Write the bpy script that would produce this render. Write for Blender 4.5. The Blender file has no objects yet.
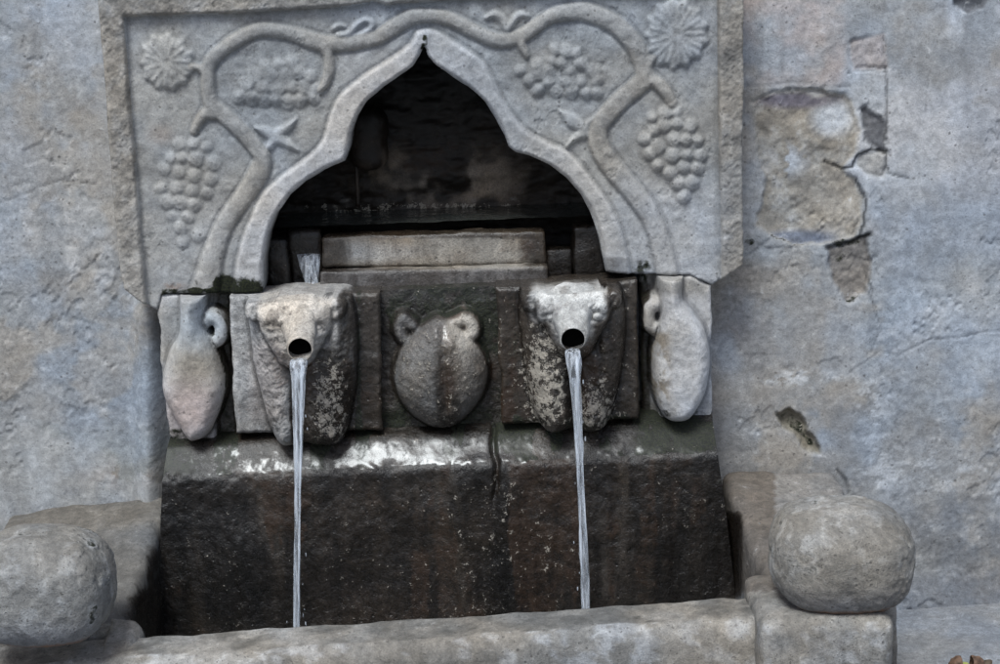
import bpy, math, random
import numpy as np

random.seed(7)
np.random.seed(7)
scene = bpy.context.scene
COL = scene.collection

# ------------------------------------------------------------------ camera model
GZ = 0.625                      # height of the picture centre (on the wall) above the pavement
FPX = 1800.0                    # focal length in units where the frame is 1000 wide
PITCH, ROLL, DIST = math.radians(13), math.radians(-2.25), 3.6
_f = np.array([0, math.cos(PITCH), -math.sin(PITCH)])
_r0 = np.array([1.0, 0, 0])
_u0 = np.cross(_r0, _f)
_r = math.cos(ROLL) * _r0 + math.sin(ROLL) * _u0
_u = -math.sin(ROLL) * _r0 + math.cos(ROLL) * _u0
CAM = np.array([0, 0, GZ]) - _f * DIST


def at(px, py, Y):
    """survey point: where the sight line of a measured point meets the upright plane at depth Y"""
    px, py = np.asarray(px, float), np.asarray(py, float)
    D = _f + ((px - 500) / FPX)[..., None] * _r + ((332 - py) / FPX)[..., None] * _u
    t = (Y - CAM[1]) / D[..., 1]
    return CAM + t[..., None] * D


def survey(P):
    q = P - CAM
    w = q @ _f
    return 500 + FPX * (q @ _r) / w, 332 - FPX * (q @ _u) / w


def pw(pts, Y):
    a = np.array(pts, float)
    p = at(a[:, 0], a[:, 1], Y)
    return np.stack([p[:, 0], p[:, 2]], 1)


def v3(px, py, Y):
    return at(px, py, Y)


# ------------------------------------------------------------------ noise
def _hash(x, y, z, s):
    h = (x.astype(np.uint32) * np.uint32(374761393) + y.astype(np.uint32) * np.uint32(668265263)
         + z.astype(np.uint32) * np.uint32(2147483647) + np.uint32(s * 974711 + 13))
    h = (h ^ (h >> np.uint32(13))) * np.uint32(1274126177)
    h = (h ^ (h >> np.uint32(16))) * np.uint32(2246822519)
    return ((h ^ (h >> np.uint32(15))) & np.uint32(0xFFFFFF)).astype(np.float64) / 0xFFFFFF


def vnoise(P, s=0):
    i = np.floor(P).astype(np.int64)
    f = P - i
    f = f * f * f * (f * (f * 6 - 15) + 10)
    out = 0
    for dx in (0, 1):
        wx = f[:, 0] if dx else 1 - f[:, 0]
        for dy in (0, 1):
            wy = f[:, 1] if dy else 1 - f[:, 1]
            for dz in (0, 1):
                wz = f[:, 2] if dz else 1 - f[:, 2]
                out = out + wx * wy * wz * _hash(i[:, 0] + dx, i[:, 1] + dy, i[:, 2] + dz, s)
    return out * 2 - 1


def fbm(P, scale, octv=4, rough=0.5, s=0):
    a, t, n = 1.0, 0.0, 0.0
    Q = P * scale
    for k in range(octv):
        n = n + a * vnoise(Q + 17.3 * k, s + k)
        t += a
        a *= rough
        Q = Q * 2.03
    return n / t * 1.5


def sstep(a, b, x):
    t = np.clip((x - a) / (b - a), 0, 1)
    return t * t * (3 - 2 * t)


# ------------------------------------------------------------------ 2-D helpers
def cr(pts, n=8, closed=False):
    p = np.array(pts, float)
    if closed:
        q = np.vstack([p[-1:], p, p[:2]])
    else:
        q = np.vstack([2 * p[0] - p[1], p, 2 * p[-1] - p[-2]])
    out = []
    for i in range(1, len(q) - 2):
        for k in range(n):
            t = k / n
            a, b, c, d = q[i - 1], q[i], q[i + 1], q[i + 2]
            out.append(0.5 * (2 * b + (c - a) * t + (2 * a - 5 * b + 4 * c - d) * t * t + (3 * b - a - 3 * c + d) * t ** 3))
    if not closed:
        out.append(p[-1])
    return np.array(out)


def sdf_poly(X, Z, poly):
    """signed distance, negative inside"""
    d = np.full(X.shape, 1e9)
    ins = np.zeros(X.shape, bool)
    n = len(poly)
    for i in range(n):
        ax, az = poly[i]
        bx, bz = poly[(i + 1) % n]
        ex, ez = bx - ax, bz - az
        L = ex * ex + ez * ez + 1e-14
        t = np.clip(((X - ax) * ex + (Z - az) * ez) / L, 0, 1)
        d = np.minimum(d, (X - ax - t * ex) ** 2 + (Z - az - t * ez) ** 2)
        c = (az > Z) != (bz > Z)
        if abs(ez) > 1e-12:
            ins ^= c & (X < ex * (Z - az) / ez + ax)
    d = np.sqrt(d)
    return np.where(ins, -d, d)


def dpath(X, Z, pts, ws):
    """distance to a path / local half width"""
    best = np.full(X.shape, 1e9)
    for i in range(len(pts) - 1):
        ax, az = pts[i]
        bx, bz = pts[i + 1]
        ex, ez = bx - ax, bz - az
        L = ex * ex + ez * ez + 1e-14
        t = np.clip(((X - ax) * ex + (Z - az) * ez) / L, 0, 1)
        d = np.sqrt((X - ax - t * ex) ** 2 + (Z - az - t * ez) ** 2)
        best = np.minimum(best, d / (ws[i] + t * (ws[i + 1] - ws[i])))
    return best


def blur(H, n=1):
    for _ in range(n):
        for ax in (0, 1):
            p = np.pad(H, [(1, 1) if k == ax else (0, 0) for k in (0, 1)], mode='edge')
            H = (np.take(p, range(0, H.shape[ax]), ax) + 2 * H + np.take(p, range(2, H.shape[ax] + 2), ax)) / 4
    return H


def blob(px, py, cx, cy, rx, ry, soft=0.5):
    d = np.sqrt(((px - cx) / rx) ** 2 + ((py - cy) / ry) ** 2)
    return 1 - sstep(1 - soft, 1 + soft, d)


def box(px, py, x0, y0, x1, y1, s=8):
    return sstep(x0 - s, x0 + s, px) * (1 - sstep(x1 - s, x1 + s, px)) * sstep(y0 - s, y0 + s, py) * (1 - sstep(y1 - s, y1 + s, py))


def mixc(A, B, m):
    return A * (1 - m[:, None]) + np.asarray(B, float) * m[:, None]


# ------------------------------------------------------------------ objects
def make_mesh(name, V, F, mat, root=None, base=None, N=None, Col=None, Msk=None, smooth=True):
    V = np.asarray(V, float)
    if base is not None:
        V = V - np.asarray(base, float)
    me = bpy.data.meshes.new(name)
    if isinstance(F, np.ndarray):
        k = F.shape[1]
        nl = F.size
        starts = np.arange(len(F)) * k
        flat = F.ravel()
    else:
        flat = np.array([i for f in F for i in f])
        lens = np.array([len(f) for f in F])
        starts = np.concatenate([[0], np.cumsum(lens)[:-1]])
        nl = len(flat)
    me.vertices.add(len(V))
    me.vertices.foreach_set('co', V.astype(np.float32).ravel())
    me.loops.add(nl)
    me.loops.foreach_set('vertex_index', flat.astype(np.int32))
    me.polygons.add(len(starts))
    me.polygons.foreach_set('loop_start', starts.astype(np.int32))
    me.update(calc_edges=True)
    me.validate()
    me.polygons.foreach_set('use_smooth', np.full(len(me.polygons), smooth))
    if Col is not None:
        a = me.color_attributes.new('Col', 'FLOAT_COLOR', 'POINT')
        c = np.ones((len(V), 4), np.float32)
        c[:, :3] = Col
        c[:, 3] = np.clip(Msk[:, 4], 0, 1)
        Msk = np.clip(Msk[:, :4], 0, 1.5)
        a.data.foreach_set('color', c.ravel())
        a = me.color_attributes.new('Msk', 'FLOAT_COLOR', 'POINT')
        a.data.foreach_set('color', Msk.astype(np.float32).ravel())
    if N is not None:
        me.normals_split_custom_set_from_vertices([tuple(n) for n in N])
    me.materials.append(mat)
    o = bpy.data.objects.new(name, me)
    COL.objects.link(o)
    if root is not None:
        o.parent = root
    return o


def thing(name, label, cat, loc, group=None):
    o = bpy.data.objects.new(name, None)
    COL.objects.link(o)
    o.location = loc
    o.empty_display_size = 0.05
    tag(o, label, cat, group)
    return o


def tag(o, label, cat, group=None):
    o['label'] = label
    o['category'] = cat
    if group:
        o['group'] = group


def painted(P, kind):
    px, py = survey(P)
    return PAINT[kind](P, px, py)


def relief(xs, zs, sd, H, L, Y0, back, names, root, base, kind, mat, lean=None, cavity_tone=0.0):
    """Carved slab: a height field over an upright plane, cut to an outline and split into
    one mesh per carved feature; the meshes meet exactly and share their shading normals."""
    X, Z = np.meshgrid(xs, zs)
    nz, nx = X.shape
    S = sd
    cen = (S[:-1, :-1] + S[1:, :-1] + S[:-1, 1:] + S[1:, 1:]) / 4
    K = cen < 0
    Kp = np.pad(K, 1)
    cnt = Kp[:-1, :-1].astype(int) + Kp[1:, :-1] + Kp[:-1, 1:] + Kp[1:, 1:]
    bnd = (cnt > 0) & (cnt < 4)
    bnd[0, :] = bnd[-1, :] = False
    bnd[:, 0] = bnd[:, -1] = False
    gz, gx = np.gradient(S, zs, xs)
    g = np.sqrt(gx ** 2 + gz ** 2) + 1e-9
    lim = 1.2 * max(xs[1] - xs[0], zs[1] - zs[0])
    s = np.clip(S, -lim, lim)
    XX = np.where(bnd, X - s * gx / g, X)
    ZZ = np.where(bnd, Z - s * gz / g, Z)
    Hz, Hx = np.gradient(H, zs, xs)
    Y = Y0 - H
    if lean is not None:
        Y = Y + lean(X, Z)
    V = np.stack([XX, Y, ZZ], -1).reshape(-1, 3)
    N = np.stack([-Hx, -np.ones_like(H), -Hz], -1).reshape(-1, 3)
    N /= np.linalg.norm(N, axis=1)[:, None]
    idx = np.arange(nz * nx).reshape(nz, nx)
    A, B, C, D = idx[:-1, :-1], idx[:-1, 1:], idx[1:, 1:], idx[1:, :-1]
    quads = np.stack([A, B, C, D], -1)
    edges, elab = [], []
    Li = L

    def add(mask, a, b, lab):
        edges.append(np.stack([a[mask], b[mask]], 1))
        elab.append(lab[mask])
    up = np.pad(K, ((0, 1), (0, 0)))[1:, :]
    dn = np.pad(K, ((1, 0), (0, 0)))[:-1, :]
    lf = np.pad(K, ((0, 0), (1, 0)))[:, :-1]
    rt = np.pad(K, ((0, 0), (0, 1)))[:, 1:]
    add(K & ~dn, A, B, Li)
    add(K & ~up, C, D, Li)
    add(K & ~lf, D, A, Li)
    add(K & ~rt, B, C, Li)
    E = np.concatenate(edges)
    EL = np.concatenate(elab)
    ub, inv = np.unique(E, return_inverse=True)
    inv = inv.reshape(E.shape)
    fr = V[ub].copy()
    bk = fr.copy()
    bk[:, 1] = back
    EN = np.zeros((len(ub), 3))
    d = fr[inv[:, 1]] - fr[inv[:, 0]]
    en = np.stack([d[:, 2], np.zeros(len(d)), -d[:, 0]], 1)
    np.add.at(EN, inv[:, 0], en)
    np.add.at(EN, inv[:, 1], en)
    EN /= np.linalg.norm(EN, axis=1)[:, None] + 1e-12
    n0 = len(V)
    V = np.concatenate([V, fr, bk])
    CV = ((blur(H, 14) - H) / 0.0034 + (blur(H, 4) - H) / 0.0016).ravel() if cavity_tone else np.zeros(nz * nx)
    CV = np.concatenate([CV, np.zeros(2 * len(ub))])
    N = np.concatenate([N, EN, EN])
    wq = np.stack([n0 + inv[:, 0], n0 + len(ub) + inv[:, 0], n0 + len(ub) + inv[:, 1], n0 + inv[:, 1]], 1)
    allF = np.concatenate([quads[K], wq])
    allL = np.concatenate([Li[K], EL])
    made = {}
    for lab, (nm, par) in names.items():
        F = allF[allL == lab]
        if len(F) == 0:
            continue
        u, iv = np.unique(F, return_inverse=True)
        F2 = iv.reshape(F.shape)
        P = V[u]
        Cc, M = painted(P, kind)
        Cc = Cc * (1 - cavity_tone * np.clip(CV[u], 0, 1) + 0.4 * cavity_tone * np.clip(-CV[u], 0, 1))[:, None]  # darkens the hollows of the relief and lightens its high points
        made[lab] = make_mesh(nm, P, F2, mat, made.get(par, root), base, N[u], Cc, M)
    return made


def box_grid(n):
    """unit cube surface, n cells per side, shared vertices"""
    V, F, key = [], [], {}

    def vid(p):
        k = tuple(p)
        if k not in key:
            key[k] = len(V)
            V.append(k)
        return key[k]
    nx, ny, nz = n
    for k0, k1, kn, flip in ((0, 1, 2, 0), (1, 2, 0, 0), (2, 0, 1, 0)):
        for side in (0, 1):
            for i in range(n[k0]):
                for j in range(n[k1]):
                    q = []
                    for di, dj in ((0, 0), (1, 0), (1, 1), (0, 1)):
                        p = [0, 0, 0]
                        p[k0], p[k1], p[kn] = i + di, j + dj, side * n[kn]
                        q.append(vid(p))
                    F.append(q if side else q[::-1])
    return np.array(V, float) / np.array(n, float), np.array(F)


def stone(name, corners, kind, mat, res=0.008, rnd=0.012, amp=0.004, scl=14, root=None, base=None, seed=0, chip=0.0):
    """hewn block: 8 corners (x0y0z0, x1y0z0, x1y1z0, x0y1z0, then the same at the top), worn edges, rough faces"""
    c = np.array(corners, float)
    sz = np.array([np.linalg.norm(c[1] - c[0]), np.linalg.norm(c[3] - c[0]), np.linalg.norm(c[4] - c[0])])
    n = np.maximum(3, np.round(sz / res).astype(int))
    U, F = box_grid(tuple(int(min(q, 170)) for q in n))
    half = sz / 2
    p = (U - 0.5) * sz
    Q0 = p[:, 0] * 0 + 1
    rr = min(rnd, half.min() * 0.95)
    wob = rr
    if chip > 0:
        wob = np.clip(rr * (1 + chip * fbm(p + seed * 3.7, 9, 3, 0.6, seed + 50)), 0.25 * rr, half.min() * 0.98)[:, None]
    inner = np.clip(p, -(half - wob), half - wob)
    d = p - inner
    L = np.linalg.norm(d, axis=1)[:, None]
    p = inner + d / np.maximum(L, 1e-9) * np.minimum(L, wob)
    u = p / sz + 0.5
    x, y, z = u[:, :1], u[:, 1:2], u[:, 2:]
    W = ((1 - x) * (1 - y) * (1 - z) * c[0] + x * (1 - y) * (1 - z) * c[1] + x * y * (1 - z) * c[2] + (1 - x) * y * (1 - z) * c[3]
         + (1 - x) * (1 - y) * z * c[4] + x * (1 - y) * z * c[5] + x * y * z * c[6] + (1 - x) * y * z * c[7])
    dirn = W - W.mean(0)
    nr = d / np.maximum(L, 1e-9)
    flat = (L[:, 0] < 1e-6)
    fn = np.zeros_like(nr)
    a = np.abs(U - 0.5).argmax(1)
    fn[np.arange(len(U)), a] = np.sign(U[np.arange(len(U)), a] - 0.5)
    nr[flat] = fn[flat]
    W = W + nr * (amp * fbm(W + seed * 5.1, scl, 5, 0.55, seed))[:, None]
    Cc, M = painted(W, kind)
    return make_mesh(name, W, F, mat, root, base, None, Cc, M)


def blockc(x0, x1, y0, y1, z0, z1):
    return [(x0, y0, z0), (x1, y0, z0), (x1, y1, z0), (x0, y1, z0), (x0, y0, z1), (x1, y0, z1), (x1, y1, z1), (x0, y1, z1)]


# ------------------------------------------------------------------ materials
class NT:
    def __init__(self, name):
        self.m = bpy.data.materials.new(name)
        self.m.use_nodes = True
        self.t = self.m.node_tree
        self.t.nodes.clear()
        self.out = self.t.nodes.new('ShaderNodeOutputMaterial')

    def n(self, typ, **kw):
        nd = self.t.nodes.new(typ)
        for k, v in kw.items():
            setattr(nd, k, v)
        return nd

    def put(self, sock, v):
        if hasattr(v, 'is_output'):
            self.t.links.new(v, sock)
        elif v is not None:
            sock.default_value = v

    def math(self, op, a, b=None, c=None, clamp=False):
        nd = self.n('ShaderNodeMath', operation=op, use_clamp=clamp)
        for i, v in enumerate((a, b, c)):
            self.put(nd.inputs[i], v)
        return nd.outputs[0]

    def rng(self, v, a, b, c=0.0, d=1.0, smooth=True):
        nd = self.n('ShaderNodeMapRange', interpolation_type='SMOOTHSTEP' if smooth else 'LINEAR')
        for i, x in enumerate((v, a, b, c, d)):
            self.put(nd.inputs[i], x)
        return nd.outputs[0]

    def mix(self, f, a, b, mode='MIX'):
        nd = self.n('ShaderNodeMix', data_type='RGBA', blend_type=mode)
        self.put(nd.inputs[0], f)
        self.put(nd.inputs[6], a)
        self.put(nd.inputs[7], b)
        return nd.outputs[2]

    def noise(self, vec, scale, detail=4, rough=0.55, dist=0.0):
        nd = self.n('ShaderNodeTexNoise')
        self.put(nd.inputs['Vector'], vec)
        nd.inputs['Scale'].default_value = scale
        nd.inputs['Detail'].default_value = detail
        nd.inputs['Roughness'].default_value = rough
        nd.inputs['Distortion'].default_value = dist
        return nd.outputs['Fac']


def c4(r, g, b):
    return (r, g, b, 1.0)


def stone_mat(name, contrast=1.0, bump=1.0, pits=0.5, streak=0.0, wetrough=0.22, fleck=0.5, gloss=True, scuff=0.0, mid=1.0, grain=1.0):
    T = NT(name)
    P = T.n('ShaderNodeNewGeometry').outputs['Position']
    cat_ = T.n('ShaderNodeAttribute', attribute_name='Col')
    col, film = cat_.outputs['Color'], cat_.outputs['Alpha']
    msk = T.n('ShaderNodeAttribute', attribute_name='Msk')
    sep = T.n('ShaderNodeSeparateColor')
    T.put(sep.inputs[0], msk.outputs['Color'])
    wet, moss, lime_glint = sep.outputs[0], sep.outputs[1], sep.outputs[2]
    rust = msk.outputs['Alpha']
    n0 = T.noise(P, 4.5, 3, 0.6)
    n1 = T.noise(P, 15, 7, 0.68, 0.6)
    n2 = T.noise(P, 75, 6, 0.62, 0.3)
    n3 = T.noise(P, 330, 3, 0.6)
    mp = T.n('ShaderNodeMapping')
    T.put(mp.inputs['Vector'], P)
    mp.inputs['Scale'].default_value = (34, 34, 4)
    ns = T.noise(mp.outputs[0], 1.0, 5, 0.6, 0.4)
    k = contrast
    v = T.rng(n1, 0.3, 0.7, 1 - 0.25 * k * mid, 1 + 0.22 * k * mid)
    v = T.math('MULTIPLY', v, T.rng(n2, 0.3, 0.7, 1 - 0.22 * k, 1 + 0.18 * k))
    v = T.math('MULTIPLY', v, T.rng(n3, 0.30, 0.70, 1 - 0.24 * k * grain, 1 + 0.20 * k * grain))
    if scuff:
        mq = T.n('ShaderNodeMapping')
        T.put(mq.inputs['Vector'], P)
        mq.inputs['Scale'].default_value = (20, 20, 85)
        sc_ = T.noise(mq.outputs[0], 1.0, 6, 0.68, 1.2)
        v = T.math('MULTIPLY', v, T.rng(sc_, 0.3, 0.7, 1 - scuff, 1 + scuff))
    if streak:
        v = T.math('MULTIPLY', v, T.rng(ns, 0.3, 0.7, 1 - streak, 1 + streak))
    dry = T.mix(1.0, col, T.mix(T.rng(n0, 0.35, 0.65), c4(1.03, 0.99, 0.94), c4(0.96, 1.0, 1.06)), 'MULTIPLY')
    cb = T.n('ShaderNodeCombineColor')
    for i in range(3):
        T.put(cb.inputs[i], v)
    dry = T.mix(1.0, dry, cb.outputs[0], 'MULTIPLY')
    sk = T.noise(P, 190, 2, 0.5)
    dry = T.mix(T.math('MULTIPLY', T.rng(sk, 0.655, 0.69), 0.6 * pits), dry, c4(0.05, 0.045, 0.04))
    # small dark pits and pale flecks in the stone
    vo = T.n('ShaderNodeTexVoronoi')
    T.put(vo.inputs['Vector'], P)
    vo.inputs['Scale'].default_value = 85
    vsep = T.n('ShaderNodeSeparateColor')
    T.put(vsep.inputs[0], vo.outputs['Color'])
    pit = T.math('MULTIPLY', T.rng(vo.outputs['Distance'], 0.16, 0.3, 1, 0), T.rng(vsep.outputs[0], 0.9 - 0.25 * pits, 0.92 - 0.25 * pits))
    pit = T.math('MULTIPLY', pit, T.rng(n1, 0.45, 0.6))
    dry = T.mix(T.math('MULTIPLY', pit, 0.55), dry, c4(0.06, 0.055, 0.05))
    fl = T.math('MULTIPLY', T.rng(n2, 0.60, 0.70), T.rng(n1, 0.47, 0.62))
    dry = T.mix(T.math('MULTIPLY', fl, fleck * 0.6), dry, c4(0.62, 0.62, 0.62))
    # rust, wet, moss, lime and glints: coverage broken up by noise
    mixn = T.math('ADD', T.math('MULTIPLY', n1, 0.6), T.math('MULTIPLY', n2, 0.4))
    off = T.math('MULTIPLY', T.math('SUBTRACT', mixn, 0.5), 1.7)
    rm = T.rng(T.math('ADD', rust, off), 0.35, 0.85)
    dry = T.mix(T.math('MULTIPLY', rm, 0.85), dry, T.mix(n2, c4(0.10, 0.042, 0.018), c4(0.24, 0.13, 0.07)))
    offw = T.math('ADD', T.math('MULTIPLY', off, 0.75), T.math('MULTIPLY', T.math('SUBTRACT', ns, 0.5), 0.6))
    wm = T.rng(T.math('ADD', wet, offw), 0.32, 0.68)
    wcol = T.mix(1.0, dry, T.mix(n1, c4(0.055, 0.046, 0.039), c4(0.20, 0.172, 0.148)), 'MULTIPLY')
    wcol = T.mix(T.math('MULTIPLY', rm, 0.6), wcol, T.mix(n2, c4(0.020, 0.013, 0.009), c4(0.070, 0.046, 0.031)))
    c = T.mix(T.math('MULTIPLY', wm, T.rng(wet, 0.15, 0.85, 0.45, 1.0)), dry, wcol)
    mm = T.rng(T.math('ADD', moss, off), 0.42, 0.68)
    c = T.mix(mm, c, T.mix(T.rng(n3, 0.35, 0.65), c4(0.005, 0.006, 0.004), c4(0.022, 0.026, 0.011)))
    off2 = T.math('MULTIPLY', T.math('SUBTRACT', T.math('ADD', T.math('MULTIPLY', n3, 0.32), T.math('MULTIPLY', n2, 0.68)), 0.5), 3.0)
    lm = T.rng(T.math('ADD', lime_glint, off2), 0.60, 0.76)
    c = T.mix(T.math('MULTIPLY', lm, 0.9), c, T.mix(n3, c4(0.30, 0.265, 0.215), c4(0.45, 0.41, 0.35)))
    b = T.n('ShaderNodeBsdfPrincipled')
    T.put(b.inputs['Base Color'], c)
    ro = T.rng(wm, 0, 1, 0.92, wetrough, False)
    ro = T.math('ADD', ro, T.math('MULTIPLY', T.math('MAXIMUM', mm, lm), 0.4))
    ro = T.math('ADD', ro, T.math('MULTIPLY', T.math('SUBTRACT', n2, 0.5), 0.5), clamp=True)
    T.put(b.inputs['Roughness'], ro)
    fm = T.rng(T.math('ADD', film, T.math('MULTIPLY', T.math('SUBTRACT', T.math('ADD', T.math('MULTIPLY', n2, 0.45), T.math('MULTIPLY', ns, 0.55)), 0.5), 3.0)), 0.35, 0.95)
    T.put(b.inputs['Coat Weight'], T.math('MAXIMUM', T.math('MULTIPLY', fm, 0.52), T.math('MULTIPLY', wm, 0.10 if gloss else 0.0)))
    T.put(b.inputs['Coat Roughness'], T.rng(fm, 0, 1, 0.34, 0.22, False))
    b.inputs['Coat IOR'].default_value = 1.75
    b.inputs['Specular IOR Level'].default_value = 0.4
    h = T.math('ADD', T.math('MULTIPLY', n2, 0.006), T.math('MULTIPLY', n3, 0.0022))
    h = T.math('ADD', h, T.math('MULTIPLY', n1, 0.008))
    h = T.math('SUBTRACT', h, T.math('MULTIPLY', pit, 0.003))
    h = T.math('ADD', h, T.math('MULTIPLY', lm, 0.0012))
    h = T.math('ADD', h, T.math('MULTIPLY', mm, T.math('MULTIPLY', n3, 0.004)))
    bp = T.n('ShaderNodeBump')
    bp.inputs['Strength'].default_value = min(1.0, 0.55 * bump)
    bp.inputs['Distance'].default_value = 1.0
    T.put(bp.inputs['Height'], h)
    T.put(b.inputs['Normal'], bp.outputs[0])
    bc = T.n('ShaderNodeBump')
    bc.inputs['Strength'].default_value = 0.06
    bc.inputs['Distance'].default_value = 1.0
    T.put(bc.inputs['Height'], T.math('ADD', T.math('MULTIPLY', n1, 0.006), T.math('MULTIPLY', n2, 0.003)))
    T.put(b.inputs['Coat Normal'], bc.outputs[0])
    T.t.links.new(b.outputs[0], T.out.inputs[0])
    return T.m


M_WALL = stone_mat('old_plaster', 0.85, 0.5, 0.5, fleck=0.85, scuff=0.04, mid=0.6, grain=0.6)
M_PANEL = stone_mat('carved_limestone', 0.7, 0.55, 0.55, fleck=0.4, grain=0.8)
M_SPOUT = stone_mat('weathered_spout_stone', 1.0, 0.9, 0.7)
M_WETST = stone_mat('soaked_stone', 1.3, 1.1, 0.5, 0.35, wetrough=0.30)
M_BASIN = stone_mat('basin_stone', 0.95, 0.8, 0.9, 0.12, grain=0.7)
M_BALL = stone_mat('boulder_stone', 0.9, 1.0, 1.0, grain=0.75)
M_NICHE = stone_mat('niche_stone', 0.9, 0.5, 0.5, 0.2, wetrough=0.55, gloss=False)
M_GROUND = stone_mat('pavement_concrete', 0.8, 0.6, 0.5)


def water_mat():
    T = NT('clear_water')
    b = T.n('ShaderNodeBsdfPrincipled')
    b.inputs['Base Color'].default_value = c4(0.05, 0.055, 0.05)
    b.inputs['Roughness'].default_value = 0.05
    P = T.n('ShaderNodeNewGeometry').outputs['Position']
    bp = T.n('ShaderNodeBump')
    bp.inputs['Strength'].default_value = 0.5
    bp.inputs['Distance'].default_value = 0.02
    T.put(bp.inputs['Height'], T.noise(P, 30, 3, 0.5))
    T.put(b.inputs['Normal'], bp.outputs[0])
    T.t.links.new(b.outputs[0], T.out.inputs[0])
    return T.m


def jet_mat():
    """falling water: clear, with streaks of trapped air along the fall"""
    T = NT('falling_water')
    P = T.n('ShaderNodeNewGeometry').outputs['Position']
    mp = T.n('ShaderNodeMapping')
    T.put(mp.inputs['Vector'], P)
    mp.inputs['Scale'].default_value = (170, 140, 8)
    s1 = T.noise(mp.outputs[0], 1.0, 4, 0.6, 0.3)
    mp2 = T.n('ShaderNodeMapping')
    T.put(mp2.inputs['Vector'], P)
    mp2.inputs['Scale'].default_value = (500, 400, 40)
    s2 = T.noise(mp2.outputs[0], 1.0, 3, 0.6, 0.3)
    air = T.math('MULTIPLY', T.rng(s1, 0.33, 0.70, 0.05, 1), T.rng(s2, 0.25, 0.6, 0.6, 1))
    g = T.n('ShaderNodeBsdfPrincipled')
    g.inputs['Base Color'].default_value = c4(0.9, 0.95, 1)
    g.inputs['Transmission Weight'].default_value = 1.0
    g.inputs['IOR'].default_value = 1.33
    g.inputs['Roughness'].default_value = 0.06
    w = T.n('ShaderNodeBsdfPrincipled')
    w.inputs['Base Color'].default_value = c4(0.84, 0.89, 0.96)
    w.inputs['Roughness'].default_value = 0.3
    bp = T.n('ShaderNodeBump')
    bp.inputs['Strength'].default_value = 0.4
    bp.inputs['Distance'].default_value = 0.003
    T.put(bp.inputs['Height'], s1)
    T.put(g.inputs['Normal'], bp.outputs[0])
    T.put(w.inputs['Normal'], bp.outputs[0])
    tr = T.n('ShaderNodeBsdfTransparent')
    m0 = T.n('ShaderNodeMixShader')
    m0.inputs[0].default_value = 0.35
    T.t.links.new(tr.outputs[0], m0.inputs[1])
    T.t.links.new(g.outputs[0], m0.inputs[2])
    m = T.n('ShaderNodeMixShader')
    T.put(m.inputs[0], T.math('MULTIPLY', air, 0.55))
    T.t.links.new(m0.outputs[0], m.inputs[1])
    T.t.links.new(w.outputs[0], m.inputs[2])
    T.t.links.new(m.outputs[0], T.out.inputs[0])
    return T.m


def plain_mat(name, col, rough=0.7, var=0.3, scale=90, spec=0.4):
    T = NT(name)
    P = T.n('ShaderNodeNewGeometry').outputs['Position']
    n = T.noise(P, scale, 5, 0.6)
    b = T.n('ShaderNodeBsdfPrincipled')
    lo = tuple(x * (1 - var) for x in col)
    hi = tuple(x * (1 + var) for x in col)
    T.put(b.inputs['Base Color'], T.mix(T.rng(n, 0.3, 0.7), c4(*lo), c4(*hi)))
    b.inputs['Roughness'].default_value = rough
    b.inputs['Specular IOR Level'].default_value = spec
    bp = T.n('ShaderNodeBump')
    bp.inputs['Strength'].default_value = 0.5
    bp.inputs['Distance'].default_value = 0.003
    T.put(bp.inputs['Height'], n)
    T.put(b.inputs['Normal'], bp.outputs[0])
    T.t.links.new(b.outputs[0], T.out.inputs[0])
    return T.m


M_WATER, M_JET = water_mat(), jet_mat()
M_HOLE = plain_mat('dark_pipe_inside', (0.004, 0.004, 0.004), 0.9, 0.4, 90, 0.05)  # near-black colour stands in for the shade inside the shallow pipe


# ------------------------------------------------------------------ weathering, with some painted light and shade (dry colour, and wet / moss / lime / rust cover)
def base_cols(P, c):
    return np.tile(np.array(c, float), (len(P), 1))


def M4(P):
    return np.zeros((len(P), 5))        # wet, moss, lime and painted glints, rust, water film


STONE_A = [(752, 102), (775, 92), (812, 90), (846, 93), (856, 108), (860, 130), (858, 152), (846, 168), (860, 176), (864, 196), (862, 220), (856, 238), (830, 243), (795, 246), (765, 240), (752, 225), (760, 205), (764, 180), (756, 150)]
STONE_B = [(860, 108), (868, 104), (872, 112), (882, 116), (886, 132), (884, 150), (874, 147), (866, 140), (864, 122)]
STONE_C = [(858, 154), (886, 153), (884, 178), (864, 175), (853, 165)]
STONE_D = [(828, 248), (850, 243), (866, 236), (870, 262), (864, 292), (848, 300), (832, 282)]
HOLE_E = [(775, 414), (790, 408), (803, 418), (814, 436), (820, 454), (808, 448), (792, 436), (779, 428)]
BRICK_F = [(850, 40), (884, 34), (888, 68), (852, 72)]
HOLE_G = [(955, -8), (992, -10), (984, 8), (968, 14), (956, 6)]


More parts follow.
